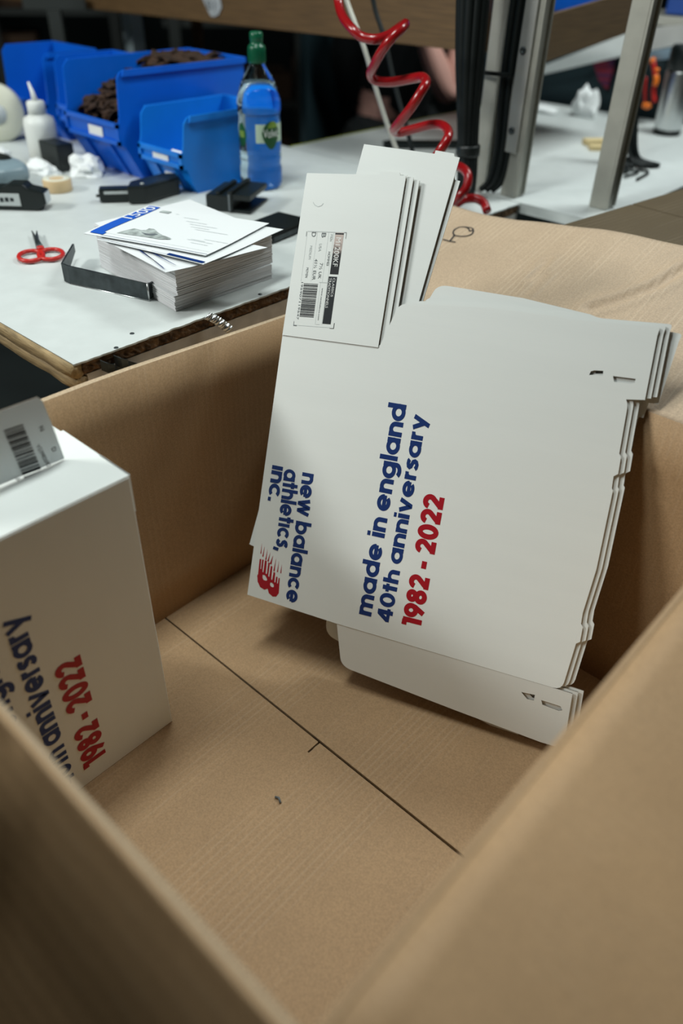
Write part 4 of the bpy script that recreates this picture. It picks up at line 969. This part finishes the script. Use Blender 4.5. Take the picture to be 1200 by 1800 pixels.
# ---------------------------------------------------------------- hose, cables
hp_ = [(-1.1074,1.2,1.2678),(-1.1037,1.2,1.2349),(-1.092,1.2,1.211),(-1.0681,1.2,1.1939),(-1.0447,1.2,1.1837),(-1.0128,1.2,1.1829),(-0.9862,1.2,1.1901),(-0.9655,1.2,1.2009),(-0.949,1.2,1.2103),(-0.9558,1.2,1.2033),(-0.9758,1.2,1.1884),(-0.9961,1.2,1.168),(-1.0142,1.2,1.1428),(-1.0213,1.2,1.1278),(-1.0073,1.2,1.1194),(-0.9704,1.2,1.1217),(-0.9253,1.2,1.132),(-0.9046,1.2,1.1359),(-0.8954,1.2,1.1301),(-0.9025,1.2,1.1172),(-0.9234,1.2,1.0881),(-0.9481,1.2,1.06),(-0.9601,1.2,1.0452),(-0.9453,1.2,1.0436),(-0.9111,1.2,1.0551),(-0.8757,1.2,1.0665),(-0.8524,1.2,1.068),(-0.8392,1.2,1.0601),(-0.8412,1.2,1.0471),(-0.8556,1.2,1.0246),(-0.873,1.2,1.0009)]
dep_ = [0, 0, -.015, -.025, -.02, -.01, .01, .03, .02, -.005, -.025, -.03, -.02, 0, .015, .02, .02, .015, 0, -.02, -.03, -.025, -.005, .015, .02, .02, .015, 0, -.02, -.03, -.03]
def push(pts, ds, k=1.0):
    o = []
    for p, d in zip(pts, ds):
        v = V(p); r_ = (v-V((0, 0, CAMZ))); o.append(V((0, 0, CAMZ)) + r_*(1+d*k/1.2))
    return o
hose = thing('air_hose', 'red coiled air hose hanging in front of the wooden beam', 'hose', (-1.0, 1.2, TZ)); oh = V(hose.location)
HR_ = .0082
MB().tube([p-oh for p in smooth(push(hp_, dep_), 5)], HR_, 12).build('coil', M['red_hose'], hose)
h2 = [(-0.9051,1.27,0.9927),(-0.8783,1.27,0.9893),(-0.8524,1.27,0.9898),(-0.8357,1.27,0.9799),(-0.8351,1.27,0.9591),(-0.8503,1.27,0.9379),(-0.8787,1.27,0.9113),(-0.8985,1.27,0.8943)]
MB().tube([p-oh for p in smooth(push(h2, [.02, .02, .01, 0, -.01, -.02, -.015, 0]), 5)], HR_, 12).build('coil', M['red_hose'], hose)
h3 = [(-0.856,1.27,0.9222),(-0.8357,1.27,0.9366),(-0.8121,1.27,0.9423),(-0.7937,1.27,0.9379),(-0.7841,1.27,0.9256)]
MB().tube([p-oh for p in smooth(push(h3, [0, .01, .02, .02, .01]), 5)], HR_, 12).build('coil', M['red_hose'], hose)
def cable(name, pts, r, m, label, cat='cable'):
    o = MB().tube(smooth(pts, 5), r, 10).build(name, m); return props(o, label, cat)
cable('white_cable', [(-1.2361,1.36,1.2412),(-1.2229,1.36,1.2137),(-1.1769,1.36,1.1444),(-1.137,1.36,1.0676),(-1.0967,1.36,0.9988),(-1.0688,1.36,0.9595),(-1.0453,1.36,0.9357)], .0048, M['alu_warm'], 'thin grey white cable slanting down behind the red hose')
cable('black_cable', [(-1.1991,1.4,1.2422),(-1.1847,1.4,1.2051),(-1.1574,1.4,1.1585),(-1.1241,1.4,1.0809),(-1.091,1.4,1.0163),(-1.0718,1.4,0.9754),(-1.0558,1.4,0.9389)], .0048, M['rubber'], 'thin black cable slanting down behind the red hose coils')
bun = thing('cable_bundle', 'thick bundle of black cables hanging down in front of the posts', 'cable bundle', (-.905, 1.375, TZ)); obn = V(bun.location)
rr = random.Random(4)
for k in range(11):
    a = 2*PI*k/11; ro = .014 if k else 0
    pts_ = [(.0+ro*.75*math.cos(a), .75*ro*math.sin(a), .004), (ro*.8*math.cos(a+.2), ro*.8*math.sin(a+.2), .05), (ro*.9*math.cos(a+.3)-.012, ro*math.sin(a+.3), .15), (ro*1.45*math.cos(a+.4)-.024, ro*1.45*math.sin(a+.4), .27), (ro*1.7*math.cos(a+.5)-.034, ro*1.7*math.sin(a+.5), .42), (ro*1.7*math.cos(a+.6)-.04, ro*1.7*math.sin(a+.6), .60)]
    MB().tube(smooth(pts_, 4), rr.uniform(.0075, .0105), 8).build('cable', M['rubber'], bun)
MB().lathe([(.023, .085), (.0235, .09), (.0235, .10), (.023, .105)], 20, (-.006, 0, 0)).build('tape_band', M['black_plastic'], bun)
pc = thing('post_cables', 'black cables strapped along the thin post, looping at its foot', 'cable', (-.913, 1.456, TZ)); 
for k, (dx, dy) in enumerate(((0, 0), (.012, .004), (.022, .010))):
    MB().tube(smooth([(dx-.006, dy-.004, .006), (dx+.010, dy, .03), (dx+.016, dy+.002, .10), (dx+.010, dy, .25), (dx+.016, dy, .6)], 5), .0065, 8).build('cable', M['rubber'], pc)
MB().tube([(-.045, -.020, .222), (-.02, -.022, .221), (.03, -.010, .221)], .004, 8).build('cable_tie', M['rubber'], pc)
fb = thing('cable_cluster', 'dark cables drooping onto the far bench right of the right post', 'cable', (-.76, 1.90, TZ))
for k in range(9):
    a = rr.uniform(-.02, .02); e = rr.uniform(-.05, .06)
    MB().tube(smooth([(-.10+a, .02+a, .34), (-.092+a, .02, .20), (-.085+a*1.5, .02+.3*a, .09), (-.055+a, .01+e*.5, .02), (-.015+e*.6, .0+e, .006)], 5), .0052, 7).build('cable', M['rubber'], fb)
for k in range(4):
    MB().tube(smooth([(-.09, -.02+.02*k, .03), (-.07+.01*k, -.06, .008), (-.03+.015*k, -.08+.02*k, .005), (-.06+.03*k, -.11, .005)], 4), .0028, 6).build('loose_wire', M['rubber'], fb)

# ---------------------------------------------------------------- things on the far bench
th_ = thing('thermos', 'brushed steel thermos with black lid on the far bench', 'thermos', (-.905, 2.345, TZ))
MB().lathe([(.036, .014), (.037, .02), (.0395, .15), (.038, .158)], 32).build('body', M['steel'], th_)
MB().lathe([(.034, 0), (.0365, .002), (.0365, .0135)], 32).build('base', M['black_plastic'], th_)
MB().lathe([(.038, .1582), (.041, .162), (.041, .205), (.036, .214)], 32).build('lid', M['black_plastic'], th_)
p = [(-1.3136,1.6075,0.9),(-1.2149,1.7197,0.9),(-1.385,1.6929,0.9)]
bar = thing('flat_bar', 'flat black bar lying across the far bench behind the blanks', 'bar', (p[0][0], p[0][1], TZ), rotz=math.atan2(p[1][1]-p[0][1], p[1][0]-p[0][0]))
MB().bb(0, .20, 0, .030, .001, .014).build('body', M['black_plastic'], bar, bevel=.002); MB().bb(.01, .19, .004, .026, .0142, .016).build('top_strip', M['rubber'], bar)
o = MB().bb(-.045, .045, -.018, .018, 0, .014).build('pine_offcut', M['pine_scrap'], None, bevel=.002); o.location = (-.965, 2.075, TZ); o.rotation_euler.z = .9; props(o, 'pale wooden offcut lying on the far bench beside the right post', 'wood piece')
o = MB().bb(-.045, .045, -.014, .014, 0, .012).build('pine_offcut', M['pine_scrap'], None, bevel=.002); o.location = (-.925, 2.03, TZ); o.rotation_euler.z = .8; props(o, 'pale wooden strip in front of the wooden offcut', 'wood piece')
rs = [(p[0], p[1], .9035) for p in [(-1.094,1.7114,0.9),(-1.0851,1.7301,0.9),(-1.0639,1.7279,0.9),(-1.054,1.7477,0.9)]]
cable('red_string', smooth(rs, 4), .0022, M['red_plastic'], 'short red string lying on the far bench between posts', 'string')
cable('red_loop', [(-.640, 1.95, .955), (-.650, 1.93, .935), (-.652, 1.915, .915), (-.645, 1.91, .903)], .006, M['red_plastic'], 'red loop of hose at the right edge above the brown carton', 'hose')
# dark panel, white box, hood and lights behind the far bench
o = MB().bb(-1.69, -.60, 2.56, 2.59, .55, 1.10).build('teal_board', M['navy']); props(o, 'dark teal board standing behind the far bench', 'board')
wbx = thing('white_shelf', 'white shelf front above the dark teal board', 'shelf', (-1.30, 2.50, 1.02))
q = [(-1.4328,2.5,0.9724),(-1.1217,2.5,1.0643),(-1.1367,2.5,1.1199),(-1.4369,2.5,0.9927)]
MB().add([V(p)-V((-1.30, 2.50, 1.02)) for p in q] + [V(p)+V((0, .04, 0))-V((-1.30, 2.50, 1.02)) for p in q], [(0, 1, 2, 3), (4, 7, 6, 5), (0, 4, 5, 1), (3, 2, 6, 7), (0, 3, 7, 4), (1, 5, 6, 2)]).build('front', M['laminate'], wbx)
q = [(-1.2656,2.538,1.0303),(-1.1973,2.538,1.0459),(-1.1916,2.538,1.0088),(-1.1974,2.538,0.9574),(-1.2297,2.538,0.9786)]
o = MB().add([V(p) for p in q] + [V(p)+V((0, .015, 0)) for p in q], [(0, 1, 2, 3, 4), (9, 8, 7, 6, 5)] + [(i, (i+1) % 5, (i+1) % 5+5, i+5) for i in range(5)]).build('woven_cloth', M['pattern_red']); props(o, 'red and navy patterned cloth hanging against the dark teal board', 'cloth')
hd_ = thing('machine_hood', 'grey metal machine hood at the right, above the thermos', 'machine', (-1.06, 2.46, 1.09))
q = [V(p)-V((-1.06, 2.46, 1.09)) for p in [(-1.074,2.46,1.0742),(-0.9436,2.46,1.1104),(-0.9563,2.46,1.1517),(-1.0897,2.46,1.1311)]]
MB().add(q + [v+V((0, .05, 0)) for v in q], [(0, 1, 2, 3), (4, 7, 6, 5), (0, 4, 5, 1), (3, 2, 6, 7), (0, 3, 7, 4), (1, 5, 6, 2)]).build('hood', M['alu'], hd_)
q = [V(p)-V((-1.06, 2.46, 1.09)) for p in [(-1.0602,2.45,1.0537),(-0.9584,2.45,1.0718),(-0.9671,2.45,1.1009),(-1.0663,2.45,1.0756)]]
MB().add(q + [v+V((0, .05, 0)) for v in q], [(0, 1, 2, 3), (4, 7, 6, 5), (0, 4, 5, 1), (3, 2, 6, 7), (0, 3, 7, 4), (1, 5, 6, 2)]).build('casing', M['monitor_blue'], hd_)
wr = thing('wire_harness', 'tangle of red and orange wires beside the thermos', 'wires', (-1.06, 2.44, .93))
for pts_, r_, m_ in (([(-1.031,2.44,1.0572),(-1.0195,2.44,1.0345),(-1.0103,2.44,1.0142),(-1.0091,2.44,0.9856),(-0.9978,2.44,0.9579)], .007, 'red_plastic'), ([(-1.0093,2.43,1.0265),(-1.0038,2.43,1.013),(-1.0056,2.43,1.0014)], .008, 'orange'), ([(-1.0405,2.44,1.0181),(-1.0341,2.44,0.9827),(-1.0246,2.44,0.9545)], .005, 'red_plastic'), ([(-1.0255,2.43,0.9495),(-1.0126,2.43,0.9467),(-1.0054,2.43,0.9521)], .008, 'orange'), ([(-0.9791,2.44,1.0678),(-0.9667,2.44,1.0704),(-0.956,2.44,1.0673)], .008, 'orange'), ([(-1.0376,2.44,1.0566),(-1.0269,2.44,1.0604)], .008, 'orange'), ([(-1.0256,2.44,1.0381),(-1.0084,2.44,1.0371)], .006, 'orange'), ([(-0.9847,2.44,1.0645),(-0.9751,2.44,1.0654)], .007, 'red_plastic')):
    MB().tube([V(p)-V((-1.06, 2.44, .93)) for p in smooth(pts_, 3)], r_, 8).build('wire', M[m_], wr)

# brown cartons beside the far bench
bc = thing('brown_carton', 'closed dark brown carton at the right edge, beside the far bench', 'carton', (-.605, 1.225, 0), rotz=math.radians(-7))
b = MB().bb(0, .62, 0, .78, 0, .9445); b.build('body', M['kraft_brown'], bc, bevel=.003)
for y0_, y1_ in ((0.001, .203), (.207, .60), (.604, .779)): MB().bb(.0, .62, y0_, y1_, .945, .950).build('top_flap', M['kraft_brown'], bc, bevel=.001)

# ================================================================== DARK BACKGROUND: racks, person
def rack(name, x, y, label, rot, seed):
    t = thing(name, label, 'rack', (x, y, 0), rotz=rot)
    for px in (-.6, 0, .6):
        MB().bb(px-.025, px+.025, -.025, .025, 0, 2.0).build('upright', M['rack_grey'], t)
    for z in (.25, .60, .95, 1.30):
        MB().bb(-.65, .65, .0, .45, z, z+.03).build('shelf', M['rack_grey'], t)
    return t
rr = random.Random(9)
def racked(x, y, rot, tag_):
    R = Matrix.Rotation(rot, 3, 'Z')
    for si, z in enumerate((.28, .63, .98)):
        for k in range(6):
            px = -.53+.21*k+rr.uniform(-.02, .02); h = rr.uniform(.10, .24); p = R @ V((px, .2, 0))
            o = MB().bb(-.085, .085, -.16, .16, 0, h).build('stock_box', M['brown_goods'], None, bevel=.004); o.location = (x+p.x, y+p.y, z+.0005); o.rotation_euler.z = rot
            props(o, 'brown stock box, %s from the left on the %s shelf of the %s rack' % (('first', 'second', 'third', 'fourth', 'fifth', 'sixth')[k], ('bottom', 'middle', 'top')[si], tag_), 'box', 'brown stock boxes on the %s rack' % tag_)
a1 = math.radians(55)
rack('storage_rack', -3.1, 3.1, 'dark storage rack with brown boxes behind the water bottle', a1, 1); racked(-3.1, 3.1, a1, 'nearer')
rack('storage_rack', -4.4, 2.2, 'dark storage rack in the far left background', a1, 2); racked(-4.4, 2.2, a1, 'far left')
def upright(px, w, m, label, X=-2.6, yy=None):
    p = hxs[px]
    o = MB().bb(-w/2, w/2, -w/2, w/2, 0, 1.5).build('background_post', m); o.location = (p[0], p[1], 0); return props(o, label, 'post')
hxs = {k: v for k, v in zip(('pale', 'wood'), [(-2.6,1.7948,1.0407),(-2.6,2.0715,1.0177)])}
upright('pale', .05, M['pale_post'], 'pale painted upright behind the blue bins'); upright('wood', .03, M['beam'], 'thin brown wooden upright behind the big blue bin')
gb = MB().bb(-.09, .10, -.015, .015, 0, .03).build('grey_tube', M['rack_grey']); q = [(-2.62,1.5223,1.1129)][0]; gb.location = q; gb.rotation_euler.z = math.radians(50); props(gb, 'grey tube under the beam at the top left', 'tube')
MBg = MB().bb(-.02, .02, -.02, .02, 0, q[2]-.0005).build('tube_leg', M['rack_grey'], gb); MBg.location = (0, 0, -q[2]+.0)
dv = MB().bb(-.015, .015, -.45, .45, 0, 1.45).build('dark_partition', M['navy']); dv.location = (-2.55, 2.95, 0); dv.rotation_euler.z = math.radians(8); props(dv, 'dark partition board behind the bench between rack and person', 'partition')

# person seated beyond the bench: dark clothes, bare bent arm
def skinned(name, verts, edges, radii, m, parent=None, sub=2, root=0):
    me = bpy.data.meshes.new(name); me.from_pydata(verts, edges, []); o = link(bpy.data.objects.new(name, me), parent)
    o.modifiers.new('skin', 'SKIN'); s_ = o.modifiers.new('sub', 'SUBSURF'); s_.levels = sub; s_.render_levels = sub
    for i, r_ in enumerate(radii): 
        d_ = me.skin_vertices[0].data[i]; d_.radius = (r_, r_); d_.use_root = (i == root)
    me.materials.append(m); return o
stool = thing('stool', 'dark stool the seated person sits on', 'stool', (-2.25, 2.75, 0))
MB().lathe([(.16, .42), (.17, .43), (.17, .455), (.15, .465)], 24).build('seat', M['black_plastic'], stool)
for k in range(4): a = PI/4+k*PI/2; MB().tube([(.10*math.cos(a),   .10*math.sin(a), .42), (.18*math.cos(a), .18*math.sin(a), 0.002)], .014, 8).build('leg', M['rack_grey'], stool)
person = thing('person', 'person in black clothes seated beyond the bench, bare forearm bent', 'person', (-2.25, 2.75, .55))
pv = lambda *a: tuple(V(a)-V((-2.25, 2.75, .55)))
el = V([(-1.7062,2.42,0.8849)][0]); wrist = V([(-1.7768,2.36,1.052)][0]); shl = V([(-1.7231,2.56,1.1265)][0])
sh_r = V((-2.28, 2.58, 1.10))
bv = [pv(-2.25, 2.75, .64), pv(-2.2, 2.74, .85), pv(-2.12, 2.72, 1.05), pv(-2.08, 2.70, 1.17), pv(-2.05, 2.69, 1.26), pv(-2.02, 2.67, 1.36), pv(-2.00, 2.66, 1.46),
      pv(*shl), pv(*((shl+el)/2)), pv(*el), pv(*((el+wrist)/2)), pv(*wrist), pv(*(wrist+V((.0, -.03, .05)))),
      pv(-2.22, 2.56, 1.14), pv(-2.34, 2.60, .92), pv(-2.36, 2.72, .76), pv(-2.33, 2.78, .70),
      pv(-2.13, 2.84, .62), pv(-1.85, 2.86, .62), pv(-1.83, 2.84, .32), pv(-1.83, 2.84, .07), pv(-1.72, 2.84, .045),
      pv(-2.20, 2.58, .62), pv(-1.92, 2.50, .62), pv(-1.90, 2.52, .32), pv(-1.90, 2.52, .07), pv(-1.79, 2.50, .045)]
be = [(0, 1), (1, 2), (2, 3), (3, 4), (4, 5), (5, 6), (3, 7), (7, 8), (8, 9), (9, 10), (10, 11), (11, 12), (3, 13), (13, 14), (14, 15), (15, 16), (0, 17), (17, 18), (18, 19), (19, 20), (20, 21), (0, 22), (22, 23), (23, 24), (24, 25), (25, 26)]
br_ = [.13, .13, .14, .12, .05, .085, .08, .065, .055, .048, .046, .034, .032, .065, .05, .042, .03, .085, .065, .055, .04, .04, .085, .065, .055, .04, .04]
bodyo = skinned('body', bv, be, br_, M['skin'], person)
# hand fingers at the raised wrist
w0 = V(bv[12])
for k in range(5):
    a = (k-2)*.018; d_ = V((a*.6, -.02-.004*abs(k-2), .05)) if k else V((-.045, -.01, .02))
    MB().tube(smooth([w0+V((a, 0, .01)), w0+V((a, 0, .03))+d_*.6, w0+V((a, -.015, .03))+d_*1.2], 3), [.0095]*7, 8).build('finger', M['skin'], person)
skinned('shirt', bv[0:4] + [pv(-2.22, 2.56, 1.14), pv(*(shl+(V((-2.08, 2.70, 1.17))-shl)*.15)), pv(-2.34, 2.60, .92), pv(-2.36, 2.72, .76)], [(0, 1), (1, 2), (2, 3), (3, 4), (3, 5), (4, 6), (6, 7)], [.16, .16, .17, .145, .095, .085, .08, .07], M['dark_cloth'], person)
skinned('trousers', [bv[0], bv[17], bv[18], bv[19], bv[20], bv[22], bv[23], bv[24], bv[25]], [(0, 1), (1, 2), (2, 3), (3, 4), (0, 5), (5, 6), (6, 7), (7, 8)], [.16, .13, .115, .085, .06, .13, .115, .085, .06], M['dark_cloth'], person)
hm = MB(); pill(hm, tuple(V(bv[6])+V((-.02, .01, .03))), (.095, .085, .085), 14, 1.0).build('hair', M['hair'], person)
